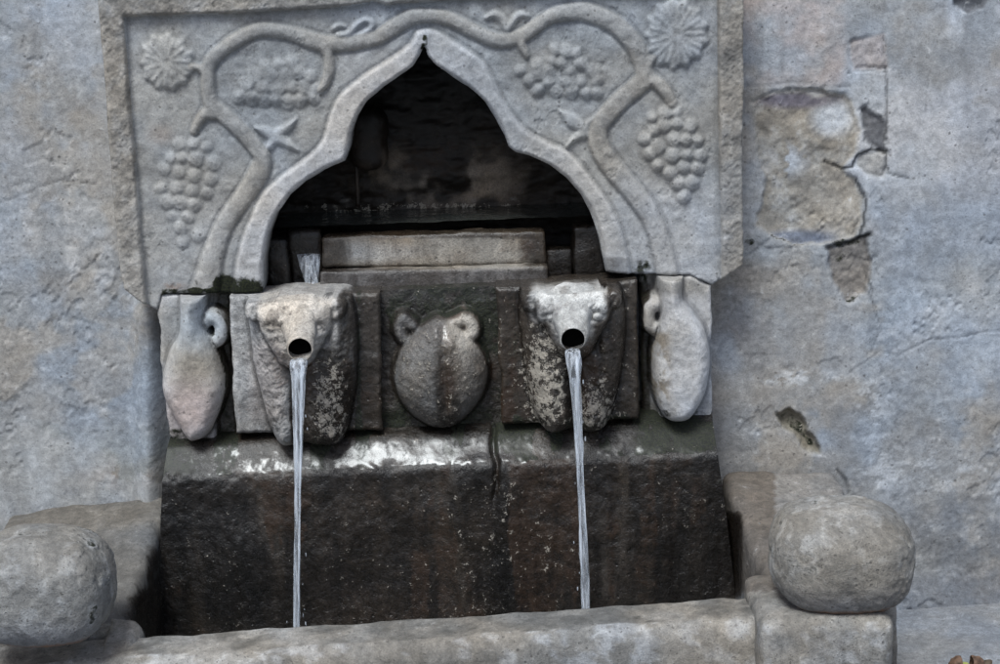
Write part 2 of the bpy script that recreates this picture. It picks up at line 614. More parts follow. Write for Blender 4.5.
CRACKS = [([(826, 163), (842, 168), (853, 166), (857, 155), (870, 149), (884, 152)], 1.8, 0.8), ([(858, 180), (866, 200), (864, 222), (858, 240)], 1.6, 0.75),
          ([(885, 38), (887, 90), (884, 150), (886, 174), (908, 179)], 1.4, 0.55), ([(848, 73), (862, 71), (888, 72)], 1.2, 0.5), ([(826, 249), (845, 243), (868, 235)], 2.6, 0.85),
          ([(866, 240), (861, 262), (872, 290)], 1.6, 0.5), ([(848, 372), (880, 352), (900, 356), (930, 338), (960, 337), (1010, 328)], 1.2, 0.4), ([(836, 470), (846, 482), (850, 494)], 2.0, 0.6),
          ([(705, 494), (760, 486), (838, 487)], 1.4, 0.5), ([(-20, 210), (25, 196), (58, 180), (96, 186)], 1.1, 0.35), ([(40, 519), (90, 512), (130, 517), (166, 508)], 1.6, 0.55),
          ([(742, 88), (790, 84), (850, 86)], 1.1, 0.35), ([(745, 256), (760, 249), (800, 248)], 1.8, 0.5), ([(868, 290), (880, 330), (872, 352)], 1.1, 0.4), ([(900, 20), (930, 60), (925, 120)], 1.0, 0.2), ([(752, 102), (775, 92), (812, 90), (846, 93)], 1.6, 0.6)]


def paint_wall(P, px, py):
    c = base_cols(P, (0.345, 0.36, 0.372))
    f1 = fbm(P, 2.2, 4, 0.55, 21)
    f2 = fbm(P, 6.0, 5, 0.6, 22)
    f3 = fbm(P, 20.0, 4, 0.6, 23)
    c = mixc(c, (0.27, 0.275, 0.282), sstep(-0.2, 0.6, f1 + 0.25 * f2) * 0.7)
    g = fbm(P, 12.0, 6, 0.74, 24)
    g2 = fbm(P * np.array([1, 1, 2.2]), 30.0, 5, 0.7, 26)
    zone = 0.25 + 0.75 * np.clip(box(px, py, -300, 165, 130, 430, 30) + box(px, py, 850, 300, 1300, 560, 40) + box(px, py, 745, 340, 860, 400, 15), 0, 1)
    c = mixc(c, (0.50, 0.505, 0.51), sstep(0.34, 0.40, g + 0.25 * g2) * zone * 0.75)
    c = mixc(c, (0.23, 0.23, 0.232), sstep(0.32, 0.42, fbm(P, 14.0, 6, 0.74, 25)) * zone * 0.5)
    c = mixc(c, (0.45, 0.455, 0.46), sstep(0.36, 0.42, g2) * 0.4 * zone)
    c = mixc(c, (0.34, 0.32, 0.30), sstep(0.0, 0.6, -f1 + 0.3 * f3) * 0.5)
    # left: smooth upper half, scoured lower half
    c = mixc(c, (0.40, 0.42, 0.45), box(px, py, -200, -200, 100, 165, 30) * sstep(-0.35, 0.3, f2) * 0.9)
    c = mixc(c, (0.46, 0.47, 0.50), blob(px, py, 72, 177, 26, 12, 0.7) * sstep(-0.1, 0.1, f3 + 0.1))
    c = mixc(c, (0.47, 0.48, 0.50), blob(px, py, 35, 335, 40, 22, 0.7) * sstep(0.0, 0.25, f3))
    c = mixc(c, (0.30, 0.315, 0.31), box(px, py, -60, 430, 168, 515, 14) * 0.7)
    c = mixc(c, (0.26, 0.21, 0.17), blob(px, py, 118, 478, 34, 10, 0.8) * sstep(-0.2, 0.3, f3) * 0.7)
    c = mixc(c, (0.13, 0.135, 0.14), blob(px, py, 70, 492, 12, 5, 0.6) * 0.7)
    # shade painted into the wall colour beside the jug block
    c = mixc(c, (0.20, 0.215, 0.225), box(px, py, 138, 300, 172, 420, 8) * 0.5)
    lay = fbm(P, 3.4, 6, 0.62, 33)
    c = mixc(c, (0.43, 0.44, 0.455), sstep(0.10, 0.15, lay + 0.12 * g2) * 0.55)
    c = mixc(c, (0.29, 0.288, 0.285), sstep(0.14, 0.18, -lay + 0.10 * g2) * 0.55)
    dr = fbm(P * np.array([1, 1, 0.10]), 16.0, 4, 0.6, 34)
    c = c * (1 - 0.16 * sstep(0.05, 0.5, dr))[:, None]
    # right: pink plaster by the frame, pale blue coat further right, tan below
    c = mixc(c, (0.46, 0.39, 0.36), box(px, py, 735, -120, 846, 84, 7) * sstep(-0.8, 0.2, f2) * 0.95)
    c = mixc(c, (0.47, 0.49, 0.52), box(px, py, 846, -120, 960, 190, 10) * sstep(-0.35, 0.15, f2) * 0.85)
    c = mixc(c, (0.42, 0.43, 0.46), box(px, py, 880, 60, 1100, 330, 30) * sstep(-0.3, 0.3, f2) * 0.6)
    c = mixc(c, (0.43, 0.44, 0.45), box(px, py, 744, 130, 790, 235, 8) * sstep(-0.2, 0.1, f3 + 0.2) * 0.8)
    c = mixc(c, (0.315, 0.295, 0.27), box(px, py, 705, 262, 858, 420, 12) * sstep(-0.5, 0.3, f2 + 0.2) * 0.85)
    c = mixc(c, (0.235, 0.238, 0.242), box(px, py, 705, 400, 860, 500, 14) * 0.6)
    c = mixc(c, (0.50, 0.51, 0.52), (blob(px, py, 800, 378, 40, 8, 0.8) + blob(px, py, 884, 342, 24, 20, 0.8) + blob(px, py, 872, 420, 16, 50, 0.8) + blob(px, py, 960, 325, 60, 12, 0.8) + blob(px, py, 985, 345, 34, 24, 0.7) + blob(px, py, 945, 470, 70, 30, 0.8)).clip(0, 1) * sstep(-0.05, 0.10, g2 + 0.4 * f3) * 0.85)
    c = mixc(c, (0.215, 0.218, 0.222), (box(px, py, 890, 345, 1200, 460, 25) + box(px, py, 900, 200, 1200, 300, 30)).clip(0, 1) * sstep(-0.2, 0.3, f2 + 0.5 * g2) * 0.6)
    c = mixc(c, (0.33, 0.375, 0.43), sstep(0.0, 0.35, fbm(P, 4.0, 4, 0.6, 35)) * 0.40)
    c = mixc(c, (0.355, 0.32, 0.275), sstep(0.12, 0.4, fbm(P, 5.0, 5, 0.62, 36)) * 0.5)
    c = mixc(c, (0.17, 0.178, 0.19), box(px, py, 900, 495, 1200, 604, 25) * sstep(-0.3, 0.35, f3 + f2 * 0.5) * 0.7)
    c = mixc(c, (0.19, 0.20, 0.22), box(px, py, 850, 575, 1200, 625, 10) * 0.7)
    M = M4(P)
    M[:, 3] = 0.30 * blob(px, py, 40, 380, 120, 90, 0.8) * sstep(0.2, 0.5, f2)
    # exposed stones
    X, Z = P[:, 0], P[:, 2]
    for poly, colr, w in ((STONE_A, (0.38, 0.36, 0.325), 1), (STONE_B, (0.15, 0.155, 0.17), 1.0), (STONE_C, (0.30, 0.29, 0.27), 0.7), (STONE_D, (0.215, 0.195, 0.175), 0.9), (BRICK_F, (0.39, 0.325, 0.295), 0.6), (HOLE_E, (0.20, 0.18, 0.14), 1), (HOLE_G, (0.12, 0.12, 0.125), 1)):
        s = sdf_poly(X, Z, pw(poly, 0)) + 0.008 * f3 + 0.007 * f2 + (0.001 if poly in (STONE_B, STONE_C, BRICK_F) else 0)
        c = mixc(c, colr, (1 - sstep(-0.004, 0.006, s)) * w)
        if poly is STONE_A:
            ins = 1 - sstep(-0.006, 0.002, s)
            c = mixc(c, (0.24, 0.215, 0.18), ins * sstep(-0.05, 0.3, f3 + 0.5 * f2) * 0.7)
            c = mixc(c, (0.42, 0.41, 0.40), ins * sstep(0.12, 0.3, -f3 - 0.3 * f2) * 0.6)
            c = mixc(c, (0.38, 0.345, 0.295), ins * blob(px, py, 838, 210, 40, 30, 0.7) * 0.5)
            c = mixc(c, (0.47, 0.50, 0.54), ins * (blob(px, py, 832, 118, 20, 17, 0.5) + blob(px, py, 775, 160, 26, 16, 0.7) * sstep(0, .2, f3)).clip(0, 1))
            c = mixc(c, (0.17, 0.155, 0.18), ins * blob(px, py, 795, 100, 42, 8, 0.5) * sstep(-0.4, 0.0, f3))
            c = mixc(c, (0.17, 0.19, 0.235), ins * blob(px, py, 800, 238, 34, 8, 0.5))
        if poly is HOLE_E:
            M[:, 1] = np.maximum(M[:, 1], (1 - sstep(-0.01, 0.0, s)) * 0.56)
            M[:, 2] = np.maximum(M[:, 2], (1 - sstep(-0.01, 0.0, s)) * 0.35)
        M[:, 1] = np.maximum(M[:, 1], np.exp(-(s / 0.0032) ** 2) * np.where((px > 835) | (py > 235), 0.62, 0.22) * sstep(-0.4, 0.1, fbm(P, 7.0, 3, 0.5, 27)) * (poly is not BRICK_F))
    # cracks and broken coat edges
    Xc = X + 0.004 * f3 + 0.002 * g2
    Zc = Z + 0.004 * fbm(P, 20.0, 4, 0.6, 28)
    for pts, wd, k in CRACKS:
        r = dpath(Xc, Zc, pw(pts, 0), np.full(len(pts), wd * KM))
        c = c * (1 - k * (1 - sstep(0.35, 1.2, r)) * sstep(-0.5, 0.0, fbm(P, 12, 3, 0.5, 29)))[:, None]
    # grime that gathers in the joints
    M[:, 1] = np.maximum(M[:, 1], 0.7 * blob(px, py, 750, 242, 7, 5) + 0.55 * blob(px, py, 846, 242, 20, 5) + 0.5 * blob(px, py, 838, 255, 8, 10))
    M[:, 0] = 0.42 * box(px, py, 135, 480, 170, 660, 10) + 0.4 * box(px, py, 715, 560, 770, 660, 14)
    return c, M


def paint_panel(P, px, py):
    f2 = fbm(P, 5.0, 5, 0.6, 31)
    f3 = fbm(P, 22.0, 4, 0.6, 32)
    c = base_cols(P, (0.318, 0.322, 0.318))
    c = mixc(c, (0.27, 0.265, 0.252), sstep(-0.1, 0.5, f2) * 0.7)
    c = mixc(c, (0.36, 0.375, 0.395), sstep(0.05, 0.5, -f2) * 0.6)
    X, Z = P[:, 0], P[:, 2]
    fr = 1 - sstep(-0.004, 0.004, -sdf_poly(X, Z, pw(FIELD, -0.1)))
    fr = np.where(sdf_poly(X, Z, pw(FIELD, -0.1)) > 0.0, 1.0, 0.0)
    c = mixc(c, (0.262, 0.246, 0.222), fr)
    c = mixc(c, (0.16, 0.152, 0.14), fr * sstep(0.1, 0.45, f3) * 0.6)
    c = mixc(c, (0.34, 0.335, 0.325), fr * sstep(0.1, 0.45, -f3) * 0.5)
    left = fr * (px < 200)
    c = mixc(c, (0.10, 0.095, 0.085), left * box(px, py, 92, 90, 116, 230, 6) * sstep(0.05, 0.35, f3) * 0.7)
    bs = sdf_poly(X, Z, pw(BAND, -0.1))
    band = (1 - sstep(-0.004, 0.003, bs)) * (1 - fr)
    c = mixc(c, (0.47, 0.455, 0.44), band * np.where(px < 424, 0.9, 0.45))  # left half of the border painted paler, as if lit more strongly
    vr = np.minimum(9, VINE_R(X, Z))
    c = mixc(c, (0.29, 0.275, 0.25), (1 - sstep(0.85, 1.15, vr)) * 0.75)
    c = mixc(c, (0.36, 0.365, 0.37), box(px, py, 120, 190, 240, 300, 25) * 0.4)
    c = mixc(c, (0.40, 0.415, 0.44), box(px, py, 610, 180, 720, 290, 25) * 0.5)
    c = mixc(c, (0.30, 0.23, 0.18), blob(px, py, 160, 135, 12, 9, 0.8) * 0.4)
    M = M4(P)
    M[:, 1] = (0.78 * blob(px, py, 242, 286, 26, 11, 0.9) + 0.55 * blob(px, py, 222, 283, 9, 15, 0.9) + 0.6 * blob(px, py, 640, 266, 14, 12, 0.9) + 0.6 * box(px, py, 160, 288, 262, 300, 2)
               + 0.75 * blob(px, py, 424, 44, 5, 12, 0.5) * sstep(-0.3, .2, f3) + 0.45 * blob(px, py, 195, 286, 6, 10, .6)).clip(0, 1)
    M[:, 3] = (0.55 * blob(px, py, 178, 287, 22, 8, 0.9)).clip(0, 1)
    # inside of the arch is soaked
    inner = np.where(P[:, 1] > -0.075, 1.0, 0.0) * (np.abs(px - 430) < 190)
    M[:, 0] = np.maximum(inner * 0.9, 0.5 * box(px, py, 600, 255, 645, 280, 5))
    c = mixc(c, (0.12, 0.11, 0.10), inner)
    return c, M


def paint_jug(P, px, py):
    f2 = fbm(P, 9.0, 4, 0.6, 41)
    f3 = fbm(P, 30.0, 4, 0.6, 42)
    c = base_cols(P, (0.40, 0.398, 0.395))
    c = mixc(c, (0.29, 0.275, 0.25), sstep(-0.1, 0.4, f2) * 0.7)
    L = px < 400
    c = mixc(c, (0.46, 0.37, 0.35), L * blob(px, py, 190, 410, 26, 30, 0.8) * 0.7)
    c = mixc(c, (0.30, 0.27, 0.22), L * blob(px, py, 195, 362, 30, 22, 0.7) * 0.55)
    c = mixc(c, (0.39, 0.42, 0.44), L * blob(px, py, 200, 325, 26, 22, 0.7) * 0.8)
    c = mixc(c, (0.49, 0.50, 0.52), (~L) * box(px, py, 660, 295, 720, 450, 8) * sstep(-0.6, 0.0, f2) * 0.85)
    c = mixc(c, (0.20, 0.17, 0.13), (~L) * box(px, py, 630, 330, 670, 405, 7) * sstep(-0.4, 0.2, f3) * 0.85)
    M = M4(P)
    M[:, 1] = np.where(L, 0.52 * box(px, py, 209, 290, 240, 442, 5), 0.55 * box(px, py, 625, 270, 652, 440, 6))
    # the recess behind the handle holds the dirt, the raised jug stays clean
    raised = sstep(0.112, 0.128, -P[:, 1])
    M[:, 1] = np.where(L, M[:, 1], np.maximum(M[:, 1], 0.5 * (1 - sstep(-6, 6, (px - 706) + (405 - py) * 0.55)) * sstep(385, 405, py)))
    M[:, 1] *= 1 - 0.93 * raised
    M[:, 1] = np.maximum(M[:, 1], (0.5 * box(px, py, 165, 426, 240, 460, 6) + 0.55 * box(px, py, 640, 410, 700, 450, 8)) * (1 - raised))
    M[:, 1] = np.maximum(M[:, 1], 0.40 * blob(px, py, 212, 394, 5, 14, 0.9) + 0.5 * blob(px, py, 672, 413, 22, 5))
    M[:, 0] = np.where(L, 0.7 * box(px, py, 214, 290, 240, 442, 5), 0.8 * box(px, py, 625, 280, 652, 440, 5)) * (1 - raised)
    M[:, 3] = np.where(L, 0.5 * box(px, py, 214, 300, 240, 400, 5) * (1 - raised), 0)
    return c, M


def paint_spout(P, px, py):
    f2 = fbm(P, 10.0, 4, 0.6, 51)
    f3 = fbm(P, 40.0, 4, 0.6, 52)
    L = px < 450
    ox = np.where(L, px, px - 273)
    oy = np.where(L, py, py + 10)
    c = base_cols(P, (0.34, 0.318, 0.29))
    c = mixc(c, (0.22, 0.20, 0.178), sstep(-0.2, 0.4, f2) * 0.6)
    c = mixc(c, (0.36, 0.35, 0.335), L * box(px, py, 225, 288, 262, 445, 5) * 0.7)
    c = mixc(c, (0.37, 0.32, 0.285), L * box(px, py, 250, 340, 285, 420, 8) * 0.7)
    head = (box(ox, oy, 258, 284, 334, 330, 5) + blob(ox, oy, 300, 336, 20, 22, 0.5)).clip(0, 1) * sstep(0.15, 0.17, -P[:, 1])
    c = mixc(c, (0.475, 0.43, 0.375), head * L)
    c = mixc(c, (0.50, 0.475, 0.43), head * (~L) * sstep(-0.5, 0.0, f2 + 0.3))
    c = mixc(c, (0.20, 0.175, 0.15), head * sstep(0.22, 0.5, f3 + 0.3 * f2) * 0.65)
    M = M4(P)
    ril = sstep(-0.136, -0.150, P[:, 1]) if False else sstep(0.134, 0.150, -P[:, 1])
    wetL = (0.72 * box(px, py, 334, 285, 400, 345, 8) + 0.72 * box(px, py, 313, 345, 400, 450, 7) * (1 - 0.05 * ril) + 0.8 * blob(px, py, 303, 410, 12, 52, 0.5) + 0.55 * box(px, py, 232, 385, 275, 450, 14) * sstep(-.2, .3, f3) + 0.35 * box(px, py, 272, 372, 350, 452, 10)).clip(0, 1)
    wetR = (box(px, py, 480, 270, 660, 440, 5) * (0.80 - 0.06 * ril + 0.3 * blob(px, py, 574, 390, 12, 55, 0.6) + 0.2 * blob(px, py, 610, 350, 14, 60, 0.7)) * (1 - 0.8 * head)).clip(0, 1)
    M[:, 0] = np.where(L, wetL * (1 - head), wetR)
    M[:, 1] = np.where(L, 0.40 * box(px, py, 225, 410, 400, 450, 8) + 0.45 * blob(px, py, 290, 365, 14, 8) + 0.55 * box(px, py, 356, 290, 362, 440, 2), 0.40 * box(px, py, 497, 300, 520, 430, 5) + 0.5 * box(px, py, 515, 415, 640, 440, 5) + 0.3 * box(px, py, 605, 285, 630, 430, 5)) * (1 - head)
    M[:, 2] = np.where(L, 0.46 * blob(px, py, 330, 405, 16, 52, 0.8) + 0.16 * blob(px, py, 276, 415, 18, 40, 0.6) + 0.26 * box(px, py, 310, 350, 390, 440, 8), 0.48 * blob(px, py, 544, 385, 20, 54, 0.8) + 0.44 * blob(px, py, 597, 410, 18, 28, 0.8) + 0.30 * box(px, py, 495, 285, 645, 430, 6)) * (1 - head)
    slabz = 1 - sstep(0.131, 0.142, -P[:, 1])
    M[:, 0] = np.maximum(M[:, 0], slabz * np.where(L, 0.9 * box(px, py, 352, 280, 400, 450, 6) + 0.45 * box(px, py, 225, 395, 300, 450, 12), 0.9)).clip(0, 1)
    M[:, 4] = np.where(L, 1.0 * blob(px, py, 336, 322, 9, 20, 0.7) + 0.10 * wetL, 0.7 * blob(px, py, 617, 305, 9, 22, 0.7) + 0.12 * wetR * (1 - head))
    M[:, 3] = 0.42 * sstep(0.0, 0.4, f2) + np.where(L, 0.1, 0.62 * blob(px, py, 588, 380, 8, 45, 0.6) + 0.45 * box(px, py, 495, 340, 515, 425, 5) + 0.45 * blob(px, py, 566, 370, 4, 50, 0.6))
    return c, M


def paint_pot(P, px, py):
    f2 = fbm(P, 12.0, 4, 0.6, 61)
    c = base_cols(P, (0.34, 0.33, 0.315))
    c = mixc(c, (0.55, 0.52, 0.47), (blob(px, py, 465, 325, 18, 20, 0.6) + blob(px, py, 455, 350, 14, 22, 0.7) + 0.6 * blob(px, py, 410, 365, 16, 30, 0.7)).clip(0, 1))
    raised = sstep(0.108, 0.125, -P[:, 1])
    M = M4(P)
    M[:, 0] = 0.95 - raised * (0.34 - 0.3 * blob(px, py, 447, 390, 10, 40, 0.7)) - 0.15 * blob(px, py, 470, 325, 22, 24, 0.6)
    M[:, 1] = ((0.40 + 0.25 * sstep(0.0, 0.3, f2) + 0.15 * sstep(380, 420, py)) * (1 - raised) + 0.12 * raised * box(px, py, 385, 300, 410, 430, 6))
    M[:, 2] = 0.12 * raised + 0.26
    M[:, 4] = 0.62 * blob(px, py, 438, 334, 24, 20, 0.9) + 0.95 * box(px, py, 380, 284, 500, 302, 5) + 0.08 + 0.5 * blob(px, py, 488, 345, 6, 22)
    M[:, 3] = (0.45 * (1 - raised) * sstep(0.0, 0.35, -f2) + 0.6 * blob(px, py, 447, 385, 9, 34, 0.6) + 0.65 * blob(px, py, 452, 312, 12, 8, 0.7) + 0.4 * blob(px, py, 484, 365, 10, 24, .7)).clip(0, 1)
    return c, M


def paint_apron(P, px, py):
    f2 = fbm(P, 6.0, 4, 0.6, 71)
    f3 = fbm(P, 26.0, 4, 0.6, 72)
    c = base_cols(P, (0.20, 0.178, 0.158))
    c = mixc(c, (0.17, 0.17, 0.175), box(px, py, 150, 480, 260, 640, 40) * 0.8)
    c = mixc(c, (0.30, 0.27, 0.24), sstep(0, 0.5, f2) * 0.6)
    top = 1 - sstep(-0.006, 0.004, py - (477 - (px - 163) * 0.0451) + 2 * f3)
    c = mixc(c, (0.24, 0.22, 0.19), top * 0.5)
    c = c * 0.62
    M = M4(P)
    M[:, 0] = 0.95 - 0.12 * top * (box(px, py, 150, 420, 240, 480, 20) + box(px, py, 640, 410, 730, 460, 20))
    M[:, 1] = 0.28 * top * (box(px, py, 150, 415, 205, 480, 25) + box(px, py, 620, 400, 740, 460, 30)) + 0.22 * top + 0.12 * top * sstep(-.1, .3, f3) + 0.2 * blob(px, py, 430, 485, 80, 16, 0.8)
    M[:, 1] += 0.55 * top * sstep(0.15, 0.35, fbm(P * np.array([1, 0.4, 0.4]), 22, 4, 0.6, 76))
    M[:, 1] += 0.35 * box(px, py, 600, 455, 730, 600, 30) * sstep(0, 0.4, f2)
    M[:, 2] = 0.17 + 0.10 * sstep(0.0, 0.3, f2) + 0.10 * sstep(0.1, 0.5, fbm(P * np.array([1, 1, 0.14]), 11.0, 3, 0.6, 75)) - 0.06 * top  # pale flecks: lime, with the wet sparkle painted in as well
    vs = fbm(P * np.array([1, 1, 0.14]), 14.0, 4, 0.62, 73)
    M[:, 3] = (0.55 * blob(px, py, 285, 540, 26, 110, 0.9) + 0.45 * blob(px, py, 480, 540, 80, 120, 0.9) + 0.42 * blob(px, py, 600, 520, 80, 110, 0.9) + 0.2) * sstep(-0.3, 0.3, vs) * 1.2 + 0.2 * sstep(0, 0.4, f2)
    c = c * (1 + 0.55 * np.clip(vs, -1, 1))[:, None]
    c = mixc(c, (0.42, 0.40, 0.37), sstep(0.15, 0.5, fbm(P * np.array([1, 1, 0.2]), 9.0, 4, 0.6, 77)) * 0.45)
    c = mixc(c, (0.030, 0.028, 0.026), (blob(px, py, 175, 600, 60, 90, 0.9) + 0.8 * blob(px, py, 700, 560, 50, 90, 0.9) + 0.8 * blob(px, py, 510, 590, 30, 60, 0.8)).clip(0, 1) * 0.75)
    M[:, 3] = (0.8 * M[:, 3]).clip(0, 0.6) * (1 - 0.6 * top)
    M[:, 4] = top * (0.92 * box(px, py, 330, 442, 540, 490, 22) + 0.55 * box(px, py, 200, 455, 330, 490, 25) + 0.40 * box(px, py, 540, 430, 640, 480, 20) + 0.08) + 0.10 + 0.06 * top * f3
    return c, M


def paint_basin(P, px, py):
    f2 = fbm(P, 7.0, 4, 0.6, 81)
    f3 = fbm(P, 26.0, 4, 0.6, 82)
    c = base_cols(P, (0.245, 0.229, 0.204))
    c = mixc(c, (0.19, 0.176, 0.156), sstep(-0.1, 0.4, f2) * 0.7)
    c = mixc(c, (0.29, 0.285, 0.275), sstep(0.1, 0.5, -f2) * 0.5)
    c = mixc(c, (0.42, 0.42, 0.42), sstep(0.1, 0.3, f3) * ((P[:, 1] < -0.6) & (P[:, 2] < 0.26)) * 0.5)
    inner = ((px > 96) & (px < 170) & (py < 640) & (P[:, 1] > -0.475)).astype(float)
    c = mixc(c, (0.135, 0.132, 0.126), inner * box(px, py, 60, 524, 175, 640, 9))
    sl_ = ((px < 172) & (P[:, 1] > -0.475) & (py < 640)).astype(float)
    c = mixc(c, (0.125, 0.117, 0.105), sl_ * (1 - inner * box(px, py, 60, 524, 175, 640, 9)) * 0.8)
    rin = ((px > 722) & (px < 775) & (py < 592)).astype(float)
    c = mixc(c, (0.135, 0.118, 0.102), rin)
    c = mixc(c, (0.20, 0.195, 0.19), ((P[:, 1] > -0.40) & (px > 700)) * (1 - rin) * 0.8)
    M = M4(P)
    M[:, 0] = 0.75 * inner * sstep(118, 165, px + 14 * f3) * sstep(505, 560, py + 20 * f2) + 0.55 * inner * box(px, py, 100, 590, 175, 650, 20) + 0.75 * box(px, py, 722, 510, 744, 600, 7)
    # dark grime along the inner lip of the front wall
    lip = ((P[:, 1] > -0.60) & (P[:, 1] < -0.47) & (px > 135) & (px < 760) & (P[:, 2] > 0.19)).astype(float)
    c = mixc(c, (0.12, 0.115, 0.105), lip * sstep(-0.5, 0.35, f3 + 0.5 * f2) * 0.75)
    c = mixc(c, (0.15, 0.145, 0.135), sstep(0.2, 0.6, fbm(P * np.array([1, 1, 0.3]), 20, 4, 0.6, 83)) * (P[:, 1] < -0.6) * 0.5)
    M[:, 1] = 0.12 * sstep(0.3, 0.6, f3)
    M[:, 3] = 0.3 * blob(px, py, 770, 500, 60, 12, 0.8)
    return c, M


def paint_ball(P, px, py):
    f2 = fbm(P, 9.0, 4, 0.6, 91)
    f3 = fbm(P, 30.0, 4, 0.65, 92)
    c = base_cols(P, (0.228, 0.216, 0.196))
    c = mixc(c, (0.185, 0.174, 0.155), sstep(-0.1, 0.4, f2) * 0.7)
    c = mixc(c, (0.38, 0.372, 0.355), sstep(0.15, 0.5, f3) * 0.55)
    M = M4(P)
    low = sstep(0, 1, (py - np.where(px < 400, 612, 580)) / 30)
    c = mixc(c, (0.19, 0.19, 0.20), low * 0.6)
    M[:, 3] = 0.75 * np.exp(-((P[:, 2] - np.where(px < 400, 0.262, 0.268)) / 0.014) ** 2)
    M[:, 1] = 0.5 * sstep(0.1, 0.5, f3) * sstep(0.05, 0.3, f2)
    return c, M


def paint_niche(P, px, py):
    f2 = fbm(P, 8.0, 4, 0.6, 101)
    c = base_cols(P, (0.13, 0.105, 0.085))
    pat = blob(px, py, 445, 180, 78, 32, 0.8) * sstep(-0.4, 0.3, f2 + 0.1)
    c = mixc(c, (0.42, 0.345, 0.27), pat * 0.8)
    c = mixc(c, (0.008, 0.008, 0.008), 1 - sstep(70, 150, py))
    M = M4(P)
    M[:, 0] = 0.85 - 0.62 * pat
    M[:, 1] = 0.2 * (1 - pat)
    M[:, 2] = 0.25 * blob(px, py, 450, 195, 90, 20, 0.8) + 0.42 * box(px, py, 300, 203, 590, 214, 2)  # pale flecks along the water line paint in its glints
    M[:, 4] = 0.4 * box(px, py, 290, 195, 590, 214, 5)
    M[:, 3] = 0.5 * blob(px, py, 420, 160, 60, 30, 0.8)
    return c, M


def paint_bar(P, px, py):
    f2 = fbm(P, 9.0, 4, 0.6, 111)
    c = base_cols(P, (0.36, 0.32, 0.265))
    c = mixc(c, (0.25, 0.20, 0.15), sstep(-0.1, 0.4, f2) * 0.7)
    low = sstep(266, 272, py)
    c = mixc(c, (0.20, 0.18, 0.165), low)
    c = mixc(c, (0.47, 0.455, 0.43), blob(px, py, 370, 252, 40, 9, 0.7) * 0.8)
    pier = ((px < 318) | (px > 548)).astype(float)
    c = mixc(c, (0.13, 0.12, 0.11), pier)
    M = M4(P)
    M[:, 1] = 0.30 * sstep(0.1, 0.5, fbm(P * np.array([1, 1, .4]), 16, 4, .6, 112)) * (1 - low)
    M[:, 0] = 0.46 + 0.14 * low + 0.25 * blob(px, py, 330, 250, 20, 20) + 0.5 * pier + 0.6 * (1 - sstep(232, 240, py)) + 0.3 * blob(px, py, 540, 250, 20, 20)
    M[:, 2] = 0.15 * pier
    M[:, 3] = 0.35 * blob(px, py, 500, 255, 50, 14, 0.8) + 0.3 * sstep(0.1, 0.4, f2)
    return c, M


def paint_ground(P, px, py):
    c = base_cols(P, (0.21, 0.218, 0.23))
    f2 = fbm(P, 3.0, 4, 0.6, 121)
    c = mixc(c, (0.17, 0.175, 0.185), sstep(-0.1, 0.5, f2) * 0.7)
    M = M4(P)
    M[:, 0] = 0.35 * (1 - sstep(0.0, 0.05, -P[:, 1]))
    return c, M


PAINT = dict(wall=paint_wall, panel=paint_panel, jug=paint_jug, spout=paint_spout, pot=paint_pot, apron=paint_apron,
             basin=paint_basin, ball=paint_ball, niche=paint_niche, bar=paint_bar, ground=paint_ground)

# ------------------------------------------------------------------ measured outlines
YP = -0.10
OUT = [(94, -34), (100, 0), (103, 40), (108, 110), (115, 200), (122, 270), (126, 288), (141, 299), (157, 310), (161, 295), (262, 291)]
ARCH = [(262, 291), (264, 262), (268, 238), (276, 215), (290, 195), (306, 181), (325, 170), (345, 161), (349, 150), (351, 135), (357, 118), (368, 101),
        (383, 88), (400, 76), (413, 67), (420, 57), (424, 48), (428, 57), (435, 65), (450, 75), (468, 87), (485, 102), (497, 120), (504, 135), (508, 147),
        (515, 153), (530, 157), (548, 165), (566, 178), (581, 195), (590, 210), (597, 228), (602, 248), (605, 272)]
OUT2 = [(640, 274), (690, 275), (712, 285), (742, 264), (742, 0), (741, -42)]
PANEL_OUT = OUT + ARCH[1:] + OUT2
FIELD = [(125, 17), (230, 13), (330, 8), (362, 3), (373, 1), (386, 5), (440, 0), (716, -13), (718, 110), (721, 320), (149, 320), (146, 290), (141, 225), (134, 136)]
BAND = [(262, 300), (232, 300), (232, 285), (237, 255), (246, 225), (264, 190), (290, 168), (312, 152), (323, 138), (329, 116), (338, 96), (362, 75), (392, 56), (410, 42), (416, 30), (432, 28), (456, 41), (484, 61), (498, 85), (510, 110), (526, 128), (546, 140), (570, 151), (597, 184), (618, 218), (630, 262), (632, 300), (605, 300), (605, 272)] + ARCH[::-1][1:]

